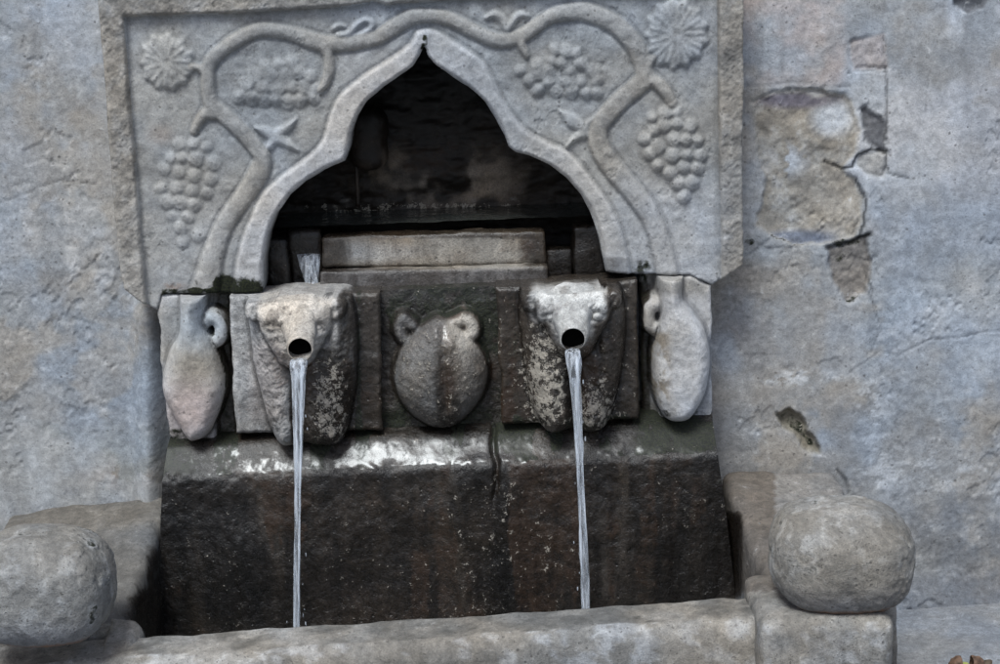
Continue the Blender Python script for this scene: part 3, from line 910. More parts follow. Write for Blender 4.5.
_vines = [
    ([(204, 296), (210, 272), (215, 250), (226, 222), (246, 193), (261, 168), (263, 155)], [14, 12, 10, 9, 9, 10, 8]),
    ([(263, 157), (252, 143), (239, 129), (226, 117), (214, 108)], [8, 8, 8, 8, 8]),
    ([(216, 110), (206, 113), (199, 121), (194, 131)], [7, 6, 5, 4]),
    ([(213, 112), (209, 96), (208, 78), (209, 66), (217, 55), (232, 43), (250, 33), (266, 30), (293, 34), (320, 43), (345, 44), (362, 41), (380, 36), (398, 24), (415, 16), (436, 16), (454, 21), (474, 31), (498, 41), (519, 37), (532, 29), (545, 20), (558, 14), (583, 11), (606, 19), (622, 30), (634, 44), (642, 62), (646, 78)],
     [8, 7, 7, 7, 7, 7, 7, 7, 7, 8, 7, 7, 7, 8, 8, 7, 7, 7, 7, 7, 7, 7, 8, 9, 9, 9, 9, 9, 9]),
    ([(208, 76), (201, 69), (192, 66)], [6, 4, 3.5]),
    ([(321, 43), (328, 54), (329, 70), (325, 84), (320, 90)], [7, 5.5, 5.5, 4.5, 2.5]),
    ([(519, 38), (522, 47), (526, 56)], [5, 4.5, 3]),
    ([(646, 78), (634, 89), (622, 99), (606, 116), (598, 132), (602, 152), (618, 175), (637, 196), (651, 217), (660, 240), (667, 272)], [10, 9, 9, 9, 9.5, 10, 10, 10, 10, 10, 11]),
    ([(646, 78), (657, 83), (666, 92), (672, 103)], [7, 6.5, 6, 5]),
    ([(645, 76), (648, 66), (652, 58)], [6, 5, 4])]
KM = 1 / 512.0
VINES = [(cr(pw(p, YP), 6), cr(np.array(w)[:, None] * np.ones((1, 2)), 6)[:, 0] * KM) for p, w in _vines]


def VINE_R(X, Z):
    r = np.full(X.shape, 9.0)
    for p, w in VINES:
        r = np.minimum(r, dpath(X, Z, p, w))
    return r


def zc(pts, ox, oy, s):
    return [(ox + x / s, oy + y / s) for x, y in pts]


G_A = zc([(165, 340), (205, 340), (243, 350), (140, 380), (174, 382), (215, 387), (260, 395), (125, 417), (166, 422), (207, 430), (252, 440), (116, 462), (156, 464), (202, 471), (243, 480), (130, 505), (166, 504), (207, 511), (146, 543), (190, 546), (165, 575), (172, 614), (215, 600)], 120, 20, 2.768)
G_B = zc([(328, 210), (365, 220), (400, 222), (435, 222), (467, 226), (500, 224), (536, 212), (350, 178), (395, 185), (437, 190), (476, 182), (512, 186), (548, 190), (375, 150), (416, 153), (455, 150), (492, 146), (528, 155), (440, 118), (478, 112), (405, 122)], 120, 20, 2.768)
G_C = zc([(297, 205), (322, 236), (346, 264), (352, 215), (376, 240), (402, 270), (386, 178), (412, 187), (440, 210), (432, 240), (471, 237), (441, 271), (476, 184), (507, 210), (519, 238), (488, 275), (524, 272), (398, 148), (430, 150), (460, 152), (345, 190), (375, 208)], 420, 0, 2.94)
G_D = zc([(390, 322), (425, 347), (460, 338), (496, 345), (371, 385), (395, 362), (410, 404), (450, 383), (485, 385), (520, 385), (383, 426), (448, 428), (488, 425), (528, 428), (408, 456), (440, 476), (478, 463), (516, 466), (465, 504), (503, 504), (482, 542), (428, 308), (457, 308)], 510, 0, 2.765)


def hull(pts):
    p = sorted(map(tuple, pts))

    def half(q):
        o = []
        for a in q:
            while len(o) > 1 and (o[-1][0] - o[-2][0]) * (a[1] - o[-2][1]) - (o[-1][1] - o[-2][1]) * (a[0] - o[-2][0]) <= 0:
                o.pop()
            o.append(a)
        return o[:-1]
    return np.array(half(p) + half(p[::-1]))


def rosette(X, Z, c, R, lobes, ph, sq=1.0):
    dx, dz = X - c[0], (Z - c[1]) / sq
    r = np.sqrt(dx * dx + dz * dz)
    a = np.arctan2(dz, dx) + ph
    k = a * lobes / (2 * np.pi)
    fr = np.abs(k - np.round(k)) * 2
    edge = R * (1.0 - 0.13 * fr ** 1.2 + 0.03 * np.sin(a * 3 + 1))
    q = r / edge
    h = 0.0085 * np.sqrt(np.clip(1 - np.clip(q, 0, 1) ** 6, 0, 1))
    h = h - 0.0025 * np.exp(-(((1 - fr) * r * np.pi / lobes) / 0.0028) ** 2) * 0 - 0.0028 * np.exp(-((fr * r * np.pi / lobes) / 0.0016) ** 2) * sstep(0.15, 0.35, q)
    h = h + 0.002 * np.cos(fr * np.pi * 2) * sstep(0.3, 0.7, q)
    h = h - 0.003 * np.exp(-(r / 0.006) ** 2)
    return np.where(q < 1, h, 0), q < 1


# ------------------------------------------------------------------ carved arch panel
def build_panel():
    st = 0.0022
    out = pw(PANEL_OUT, YP)
    x0, x1 = out[:, 0].min() - 0.01, out[:, 0].max() + 0.01
    z0, z1 = out[:, 1].min() - 0.01, out[:, 1].max() + 0.01
    xs, zs = np.arange(x0, x1, st), np.arange(z0, z1, st)
    X, Z = np.meshgrid(xs, zs)
    P3 = np.stack([X.ravel(), np.zeros(X.size), Z.ravel()], 1)
    wob = fbm(P3, 16, 3, 0.55, 5).reshape(X.shape)
    sd = sdf_poly(X, Z, out) + 0.0022 * wob
    Xw = X + 0.0016 * wob
    Zw = Z + 0.0016 * fbm(P3, 16, 3, 0.55, 9).reshape(X.shape)
    field = sdf_poly(Xw, Zw, pw(FIELD, YP))
    band = sdf_poly(Xw, Zw, cr(pw(BAND, YP), 3, True))
    H = np.zeros_like(X)
    lab = np.zeros(X.shape, int)
    names = {0: ('field_slab', None), 1: ('frame', None), 2: ('arch_border', None)}
    H = H + 0.016 * sstep(-0.0022, 0.0035, field)
    lab[field > 0.0] = 1
    bm = (band < 0) & (field <= 0)
    H = H + 0.007 * (1 - sstep(-0.008, 0.002, band)) * (field < 0)
    lab[bm] = 2
    H = H - 0.0035 * np.exp(-((band + 0.0) / 0.0032) ** 2) * (field < -0.004)
    vr = VINE_R(Xw, Zw)
    hv = (0.0098 + 0.003 * wob) * np.sqrt(np.clip(1 - np.clip(vr, 0, 1) ** 2, 0, 1)) ** 0.8
    m = (vr < 1) & (field < 0.002)
    H = np.where(m, np.maximum(H, H * 0.4 + hv), H)
    lab[m] = 3
    names[3] = ('vine', None)
    H = H - 0.003 * np.exp(-((vr - 1.12) / 0.14) ** 2) * (field < -0.004) * (vr > 1)
    k = 4
    for ctr, R, lobes, ph, sq in (((167, 62), 27, 11, 0.3, 1.05), ((676, 34), 31, 13, 0.25, 1.12)):
        h, mk = rosette(Xw, Zw, pw([ctr], YP)[0], R * KM, lobes, ph, sq)
        mk = mk & (field < 0.004)
        H = np.where(mk, np.maximum(H, h + 0.002), H)
        lab[mk] = k
        names[k] = ('vine_leaf', None)
        k += 1
    # star-shaped sprouts, almond leaf, tendril curls
    spr = [
        [([(275, 137), (264, 131), (254, 128)], [6, 5, 1.2]), ([(276, 134), (287, 127), (297, 118)], [6, 4.5, 1]), ([(277, 138), (288, 142), (298, 150)], [6, 5, 1.2]), ([(274, 140), (270, 146), (264, 150)], [5, 4, 2])],
        [([(584, 127), (572, 120), (559, 111)], [5, 7, 1.2]), ([(586, 126), (596, 118), (605, 107)], [5, 4, 1]), ([(588, 132), (576, 137), (567, 147)], [6, 4, 1.5]), ([(584, 127), (590, 133), (598, 136)], [5, 6, 6])],
        [([(338, 36), (348, 33), (356, 25), (364, 20), (371, 21), (371, 28), (362, 34), (350, 37)], [4, 3.5, 3.2, 3.2, 3.2, 3.2, 3, 2.5]), ([(333, 29), (339, 25), (345, 26)], [2.5, 3, 2])],
        [([(486, 18), (495, 14), (502, 20), (507, 30)], [2.2, 4, 4, 3.5]), ([(507, 30), (513, 20), (520, 14), (528, 16)], [3.5, 3.8, 4, 2])]]
    for i, br in enumerate(spr):
        r = np.full(X.shape, 9.0)
        for p, w in br:
            r = np.minimum(r, dpath(Xw, Zw, cr(pw(p, YP), 5), cr(np.array(w)[:, None] * np.ones((1, 2)), 5)[:, 0] * KM))
        h = 0.0075 * np.sqrt(np.clip(1 - np.clip(r, 0, 1) ** 2, 0, 1)) + 0.001
        mk = (r < 1) & (lab != 3) & (lab != 1)
        H = np.where(mk, np.maximum(H, h + H * 0.5), H)
        lab[mk] = k
        names[k] = ('leaf_sprout' if i < 2 else 'tendril', None)
        k += 1
    # grape clusters: a low mound, then each grape
    for gi, (g, rad, mound) in enumerate(((G_A, 6.9, 0.004), (G_B, 7.4, 0.006), (G_C, 7.0, 0.006), (G_D, 7.0, 0.006))):
        gp = pw(g, YP)
        hp = hull(gp[:-2] if gi == 0 else gp)
        s = sdf_poly(Xw, Zw, hp)
        mk = (s < 0.011) & (lab != 3)
        H = np.where(lab != 3, H + mound * (1 - sstep(-0.01, 0.012, s)), H)
        lab[mk & (lab == 0)] = k
        names[k] = ('grape_cluster', None)
        par = k
        k += 1
        best = np.full(X.shape, 9.0)
        lg = np.zeros(X.shape, int)
        for q in gp:
            q = q + np.array([random.uniform(-1, 1), random.uniform(-1, 1)]) * 0.9 * KM
            rr = rad * KM * random.uniform(0.82, 1.14)
            r = np.sqrt((Xw - q[0]) ** 2 + (Zw - q[1]) ** 2) / rr
            cl = r < best
            best = np.where(cl, r, best)
            lg = np.where(cl & (r < 1), k, lg)
            names[k] = ('grape', par)
            k += 1
        ok = (lg > 0) & (lab != 3)
        H = np.where(ok, H + (0.0055, 0.0064, 0.0068, 0.0080)[gi] * (1 + 0.2 * wob) * np.sqrt(np.clip(1 - np.clip(best, 0, 1) ** 2.4, 0, 1)), H)
        # the drilled dimple worn into the front of each grape
        H = np.where(ok, H - 0.0012 * np.exp(-((best - 0.5) / 0.14) ** 2), H)
        lab[ok] = lg[ok]
    H = blur(H, 2)
    H += (0.0020 * fbm(P3, 9, 4, 0.55, 11) + 0.0013 * fbm(P3, 45, 3, 0.6, 12)).reshape(X.shape)
    H -= 0.0012 * sstep(0.55, 0.68, fbm(P3, 34, 4, 0.62, 14)).reshape(X.shape) * sstep(0.2, 0.5, fbm(P3, 5, 3, 0.5, 15).reshape(X.shape) + 0.35)
    fr = sstep(0, 0.006, field)
    H += fr * (0.0030 * fbm(P3, 38, 4, 0.7, 13)).reshape(X.shape)
    # rolled, chipped outer edge
    e = np.clip(1 + sd / (0.005 + 0.003 * wob), 0, 1)
    H -= 0.0045 * (1 - np.sqrt(np.clip(1 - e * e, 0, 1)))
    base = np.array([out[:, 0].mean(), 0.0, 0.70])
    root = thing('carved_panel', 'pale grey arched stone panel carved with vines, leaves and grapes, framing the dark niche', 'carved panel', base)
    labc = np.maximum(np.maximum(lab[:-1, :-1], lab[1:, :-1]), np.maximum(lab[:-1, 1:], lab[1:, 1:]))
    labc = np.where(np.abs(labc) >= 0, lab[:-1, :-1], labc)
    relief(xs, zs, sd, H, labc, YP, 0.012, names, root, base, 'panel', M_PANEL, cavity_tone=0.22)


build_panel()


# ------------------------------------------------------------------ wall behind
def build_wall():
    a = np.arange(-1.3, 1.3, 0.0036)
    xs = np.concatenate([np.linspace(-6, -1.4, 40), a, np.linspace(1.36, 6, 40)])
    b = np.arange(0.0, 1.42, 0.0036)
    zs = np.concatenate([[-0.06], b, np.linspace(1.5, 4.2, 24)])
    X, Z = np.meshgrid(xs, zs)
    P3 = np.stack([X.ravel(), np.zeros(X.size), Z.ravel()], 1)
    shp = X.shape
    f = lambda s, o, r, k: fbm(P3, s, o, r, k).reshape(shp)
    H = 0.005 * f(2.2, 3, 0.45, 1) + 0.0008 * f(11, 5, 0.62, 2)
    # plaster coats flaked back in shallow steps
    n = f(4.2, 5, 0.6, 3)
    H += 0.0006 * sstep(-0.02, 0.02, n) + 0.0008 * sstep(0.30, 0.34, n + 0.3 * f(14, 3, 0.6, 4))
    px, py = survey(P3)
    px, py = px.reshape(shp), py.reshape(shp)
    rough = np.clip(box(px, py, -300, 165, 140, 450, 30) + box(px, py, 840, 230, 1300, 600, 40) * 0.8 + box(px, py, 740, 90, 900, 300, 20), 0, 1)
    H += (0.25 + rough) * 0.0008 * f(60, 4, 0.65, 6)
    f3 = f(20, 4, 0.6, 23)
    H -= 0.0016 * sstep(0.52, 0.66, f(24, 4, 0.62, 71)) * (0.3 + 0.7 * rough) + 0.0022 * sstep(0.55, 0.60, f(8, 5, 0.66, 72))
    lab = np.zeros(shp, int)
    names = {0: ('plaster', None)}
    for i, (poly, dep, nm) in enumerate(((STONE_A, -0.008, 'exposed_stone'), (STONE_B, -0.011, 'exposed_stone'), (STONE_C, -0.004, 'exposed_stone'), (STONE_D, -0.014, 'exposed_stone'),
                                         (BRICK_F, -0.002, 'exposed_brick'), (HOLE_E, -0.016, 'exposed_rubble'), (HOLE_G, -0.014, 'exposed_rubble'))):
        s = sdf_poly(X, Z, pw(poly, 0)) + 0.008 * f3 + 0.007 * f(6.0, 5, 0.6, 22) + (0.001 if poly in (STONE_B, STONE_C, BRICK_F) else 0)
        ins = 1 - sstep(-0.006, 0.003, s)
        H += ins * (dep + 0.006 * f(17, 4, 0.6, 40 + i)) - 0.005 * np.exp(-(s / 0.004) ** 2) * sstep(-0.15, 0.25, f(7, 3, 0.5, 70 + i))
        lab[s < 0] = i + 1
        names[i + 1] = (nm, None)
    for pts, wd, k in CRACKS:
        r = dpath(X + 0.004 * f3, Z + 0.004 * f(20, 4, 0.6, 28), pw(pts, 0), np.full(len(pts), wd * KM))
        H -= 0.004 * k * (1 - sstep(0.3, 1.3, r))
    # ledge of old plaster where the coats meet, right of the exposed stones
    seam = px - (868 + 8 * f(6, 2, 0.5, 60))
    H += 0.005 * sstep(-3, 3, seam) * box(px, py, 800, 30, 1400, 330, 20)
    # plaster sweeps forward to the sides of the fountain block
    H += 0.05 * (1 - sstep(0, 26, np.abs(px - 152))) * box(px, py, 120, 305, 190, 520, 12) * (px < 176)
    fade = sstep(1.36, 1.24, np.abs(X)) if False else 1 - sstep(1.22, 1.34, np.abs(X))
    H = H * fade * (1 - sstep(1.34, 1.41, Z)) + 0.004 * f(0.8, 2, 0.5, 77) * (1 - fade)
    # niche opening
    nb = pw([(246, 330), (246, 40), (622, 30), (622, 330)], 0.0)
    S = -sdf_poly(X, Z, nb)
    Hs = H
    base = np.array([0, 0, 0.0])
    root = thing('plastered_wall', 'old blue-grey plastered wall with peeling coats and exposed stones behind the fountain', 'wall', base)
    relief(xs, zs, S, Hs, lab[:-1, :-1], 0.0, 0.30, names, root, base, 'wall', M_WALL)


build_wall()


# ------------------------------------------------------------------ niche
def grid_surface(name, V, kind, mat, root, base, flip=False):
    """V (n,m,3) grid"""
    n, m, _ = V.shape
    gu = np.gradient(V, axis=0)
    gv = np.gradient(V, axis=1)
    N = np.cross(gv, gu).reshape(-1, 3)
    N /= np.linalg.norm(N, axis=1)[:, None] + 1e-12
    if flip:
        N = -N
    idx = np.arange(n * m).reshape(n, m)
    F = np.stack([idx[:-1, :-1], idx[:-1, 1:], idx[1:, 1:], idx[1:, :-1]], -1).reshape(-1, 4)
    if flip:
        F = F[:, ::-1]
    P = V.reshape(-1, 3)
    C, M = painted(P, kind)
    return make_mesh(name, P, F, mat, root, base, N, C, M)


def build_niche():
    L = at(246, 250, 0)[0] + 0.006
    R = at(622, 250, 0)[0] - 0.006
    zb, zt = at(430, 300, 0)[2] - 0.12, at(430, 40, 0)[2] + 0.02
    yb = 0.21
    base = np.array([(L + R) / 2, 0.1, zb])
    root = thing('fountain_niche', 'dark dripping niche of rough stone courses inside the pointed arch', 'niche', base)
    xs, zs = np.arange(L - 0.02, R + 0.02, 0.004), np.arange(zb, zt, 0.004)
    X, Z = np.meshgrid(xs, zs)
    P3 = np.stack([X.ravel(), np.zeros(X.size) + yb, Z.ravel()], 1)
    f = lambda s, o, r, k: fbm(P3, s, o, r, k).reshape(X.shape)
    row = (Z - zb + 0.006 * f(8, 2, .5, 1)) / 0.072
    ri = np.floor(row)
    colx = (X + 0.006 * f(8, 2, .5, 2)) / 0.15 + 0.5 * (ri % 2) + 0.23 * ri
    dz = np.abs(row - np.round(row)) * 0.072
    dx = np.abs(colx - np.round(colx)) * 0.15
    H = 0.0012 * sstep(0, 0.014, np.minimum(dz, dx)) * sstep(-0.3, 0.3, f(6, 2, 0.5, 7)) + 0.010 * f(np.array([9, 9, 24]), 4, 0.6, 3)
    H += 0.002 * (_hash(ri.astype(np.int64), np.floor(colx).astype(np.int64), ri.astype(np.int64) * 0, 4))
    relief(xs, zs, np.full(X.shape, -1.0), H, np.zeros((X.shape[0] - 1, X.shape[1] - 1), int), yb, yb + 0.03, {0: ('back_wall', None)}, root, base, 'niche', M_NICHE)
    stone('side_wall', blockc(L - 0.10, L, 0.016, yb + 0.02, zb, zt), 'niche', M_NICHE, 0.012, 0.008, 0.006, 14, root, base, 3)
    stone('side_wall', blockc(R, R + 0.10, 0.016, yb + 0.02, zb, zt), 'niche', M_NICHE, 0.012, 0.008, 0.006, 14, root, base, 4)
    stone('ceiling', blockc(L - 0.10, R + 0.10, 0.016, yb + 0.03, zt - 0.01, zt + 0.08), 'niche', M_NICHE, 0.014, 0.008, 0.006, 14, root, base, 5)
    # water channel behind the parapet stone
    wz = at(300, 214, 0.2)[2]
    n = 50
    gx, gy = np.meshgrid(np.linspace(L - 0.01, R + 0.01, 90), np.linspace(0.035, yb + 0.01, 24))
    Q = np.stack([gx.ravel(), gy.ravel(), gx.ravel() * 0], 1)
    gz = wz + 0.0015 * fbm(Q, 22, 3, 0.5, 8).reshape(gx.shape)
    P = np.stack([gx, gy, gz], -1)
    w = grid_surface('niche_water', P, 'niche', M_WATER, None, None)
    tag(w, 'dark still water in the channel at the bottom of the niche', 'water')
    # stones that close the channel
    o = stone('parapet_stone', [v3(322, 268, -0.022), v3(546, 264, -0.022), v3(546, 264, 0.034), v3(322, 268, 0.034),
                                v3(321, 237, -0.016), v3(545, 231, -0.016), at(545, 231, -0.016) + [0, 0.05, 0], at(321, 237, -0.016) + [0, 0.05, 0]], 'bar', M_SPOUT, 0.005, 0.007, 0.004, 18, None, None, 6, 0.5)
    tag(o, 'long pale tan stone block lying across the mouth of the niche', 'stone block')
    o = stone('sill_stone', [v3(318, 299, -0.052), v3(549, 292, -0.052), at(549, 292, -0.052) + [0, 0.07, 0], at(318, 299, -0.052) + [0, 0.07, 0],
                             v3(320, 272, -0.046), v3(547, 266, -0.046), at(547, 266, -0.046) + [0, 0.07, 0], at(320, 272, -0.046) + [0, 0.07, 0]], 'bar', M_SPOUT, 0.005, 0.006, 0.003, 18, None, None, 7, 0.4)
    tag(o, 'darker grey-brown sill block between the pale block and the pot relief', 'stone block')
    o = stone('pier_stone', blockc(at(268, 270, 0)[0], at(291, 270, 0)[0], -0.02, 0.06, at(280, 300, 0)[2], at(280, 238, -0.02)[2]), 'bar', M_WETST, 0.006, 0.008, 0.005, 18, None, None, 8, 0.5)
    tag(o, 'dark wet pier stone at the left side of the niche mouth', 'stone block', 'pier stones at the niche mouth')
    o = stone('pier_stone', blockc(at(573, 260, 0)[0], at(606, 260, 0)[0], -0.02, 0.06, at(590, 300, 0)[2], at(590, 226, -0.02)[2]), 'bar', M_WETST, 0.006, 0.008, 0.005, 18, None, None, 9, 0.5)
    tag(o, 'dark wet pier stone at the right side of the niche mouth', 'stone block', 'pier stones at the niche mouth')
    # low threshold stones in the two gaps, water runs over them
    o = stone('threshold_stone', blockc(at(291, 270, 0)[0], at(322, 270, 0)[0], 0.0, 0.05, at(305, 304, 0)[2], wz - 0.004), 'bar', M_WETST, 0.006, 0.006, 0.004, 18, None, None, 10)
    tag(o, 'low dark threshold stone under the white overflow in the left gap of the niche', 'stone block', 'threshold stones')
    o = stone('threshold_stone', blockc(at(546, 262, 0)[0], at(573, 262, 0)[0], 0.0, 0.05, at(560, 300, 0)[2], at(560, 249, 0.0)[2]), 'bar', M_WETST, 0.006, 0.006, 0.004, 18, None, None, 11)
    tag(o, 'low dark threshold stone in the right gap of the niche', 'stone block', 'threshold stones')
    # backing that the niche floor and tiles rest against
    # rounded boss with a thin pipe in the upper left of the niche
    bc = at(368, 138, 0.165)
    b = bc.copy()
    rt = thing('stone_boss', 'dark rounded boss with a thin drip pipe, upper left inside the niche', 'boss', b)
    hx, hz = 0.041, 0.066
    stone('boss_body', blockc(bc[0] - hx, bc[0] + hx, 0.125, 0.215, bc[2] - hz, bc[2] + hz), 'niche', M_NICHE, 0.005, 0.035, 0.004, 22, rt, b, 12)
    pp = [at(356, 163, 0.15), at(357, 180, 0.15), at(358, 207, 0.15)]
    tube('drip_pipe', pp, [0.0045] * 3, 'niche', M_NICHE, rt, b)


def tube(name, pts, rad, kind, mat, root, base, nseg=14, sub=6, lump=0.0, seed=0, cap=True, sq=1.0):
    p = cr(np.array(pts), sub)
    r = cr(np.array(rad)[:, None] * np.ones((1, 2)), sub)[:, 0]
    n = len(p)
    T = np.gradient(p, axis=0)
    T /= np.linalg.norm(T, axis=1)[:, None]
    ref = np.array([0, 1.0, 0]) if abs(T[:, 1]).mean() < 0.7 else np.array([0, 0, 1.0])
    A = np.cross(T, ref)
    A /= np.linalg.norm(A, axis=1)[:, None]
    B = np.cross(A, T)
    th = np.linspace(0, 2 * np.pi, nseg, endpoint=False)
    V = p[:, None] + r[:, None, None] * (np.cos(th)[None, :, None] * A[:, None] + sq * np.sin(th)[None, :, None] * B[:, None])
    V = V.reshape(-1, 3)
    if lump:
        ctr = np.repeat(p, nseg, 0)
        d = V - ctr
        V = ctr + d * (1 + lump * fbm(V, 40, 4, 0.6, seed))[:, None]
    F = []
    for i in range(n - 1):
        for j in range(nseg):
            k = (j + 1) % nseg
            F.append((i * nseg + j, i * nseg + k, (i + 1) * nseg + k, (i + 1) * nseg + j))
    if cap:
        F.append(tuple(range(nseg))[::-1])
        F.append(tuple((n - 1) * nseg + j for j in range(nseg)))
    C, M = painted(V, kind) if kind else (None, None)
    return make_mesh(name, V, F, mat, root, base, None, C, M)


build_niche()


# ------------------------------------------------------------------ jug blocks, spout blocks, pot block
def tile_grid(poly, Y, st=0.0019, pad=0.012):
    out = pw(poly, Y)
    xs = np.arange(out[:, 0].min() - pad, out[:, 0].max() + pad, st)
    zs = np.arange(out[:, 1].min() - pad, out[:, 1].max() + pad, st)
    X, Z = np.meshgrid(xs, zs)
    P3 = np.stack([X.ravel(), np.zeros(X.size) + Y, Z.ravel()], 1)
    f = lambda s, o, r, k: fbm(P3, s, o, r, k).reshape(X.shape)
    return out, xs, zs, X, Z, f


def dome(s, w, h, p=2.0):
    """height over an outline with signed distance s; rises to h over the width w"""
    t = np.clip(-s / w, 0, 1)
    return h * np.sqrt(np.clip(1 - (1 - t) ** p, 0, 1))


def edge_roll(sd, r):
    e = np.clip(1 + sd / r, 0, 1)
    return r * (1 - np.sqrt(np.clip(1 - e * e, 0, 1)))


def build_jug(poly, body, handle, hw, slabname, label, dirt_x, seed):
    Y = -0.098
    out, xs, zs, X, Z, f = tile_grid(poly, Y)
    wob = f(18, 3, 0.55, seed)
    sd = sdf_poly(X, Z, out) + 0.003 * wob
    Xw, Zw = X + 0.0015 * wob, Z + 0.0015 * f(18, 3, .55, seed + 1)
    H = np.zeros_like(X)
    lab = np.zeros(X.shape, int)
    sb = sdf_poly(Xw, Zw, cr(pw(body, Y), 5, True))
    hb = dome(sb, 0.036, 0.060, 2.6)
    # the recess beside the handle is cut deeper
    dx = pw([(dirt_x[0], 350), (dirt_x[1], 350)], Y)[:, 0]
    cut = sstep(dx[0] - 0.006, dx[0] + 0.006, X) * (1 - sstep(dx[1] - 0.006, dx[1] + 0.006, X))
    H -= 0.030 * cut
    hp = cr(pw(handle, Y), 6)
    hr = dpath(Xw, Zw, hp, np.full(len(hp), hw * KM))
    hh = 0.026 * np.sqrt(np.clip(1 - np.clip(hr, 0, 1) ** 2, 0, 1)) + 0.004
    mk = hr < 1
    H = np.where(mk, np.maximum(H, hh), H)
    lab[mk] = 2
    mb = sb < 0
    H = np.where(mb, np.maximum(H * 0, hb) + 0.002, H)
    lab[mb] = 1
    H = blur(H, 2)
    H += 0.0034 * f(11, 4, 0.6, seed + 2) + 0.0012 * f(45, 3, 0.6, seed + 3)
    H -= edge_roll(sd, 0.008)
    base = np.array([out[:, 0].mean(), -0.05, out[:, 1].min()])
    root = thing(slabname, label, 'jug relief', base, 'jug reliefs flanking the spouts')
    relief(xs, zs, sd, H, lab[:-1, :-1], Y, -0.005, {0: ('backing_slab', None), 1: ('jug_body', None), 2: ('jug_handle', None)}, root, base, 'jug', M_PANEL, cavity_tone=0.35)


build_jug([(158, 309), (161, 295), (228, 295), (235, 440), (176, 442), (169, 436), (164, 400), (160, 350)],
          [(180, 272), (207, 272), (206, 300), (206, 322), (212, 336), (222, 356), (227, 382), (222, 408), (211, 430), (200, 437), (190, 436), (177, 415), (166, 392), (164, 372), (170, 350), (180, 332), (181, 318), (181, 300)],
          [(203, 322), (211, 316), (219, 320), (222, 329), (219, 338), (210, 343)], 8.6, 'jug_relief',
          'pale stone jug relief left of the spouts, its handle on the right side', (210, 250), 200)
build_jug([(641, 276), (692, 276), (711, 285), (712, 380), (714, 440), (645, 436)],
          [(656, 252), (682, 252), (682, 280), (682, 296), (691, 308), (704, 328), (709, 350), (707, 380), (698, 403), (686, 417), (667, 417), (655, 400), (650, 370), (652, 342), (658, 320), (658, 300), (657, 280)],
          [(664, 303), (653, 303), (647, 311), (648, 322), (655, 328)], 8.8, 'jug_relief',
          'whitish stone jug relief right of the spouts, its handle on the left side', (600, 657), 220)


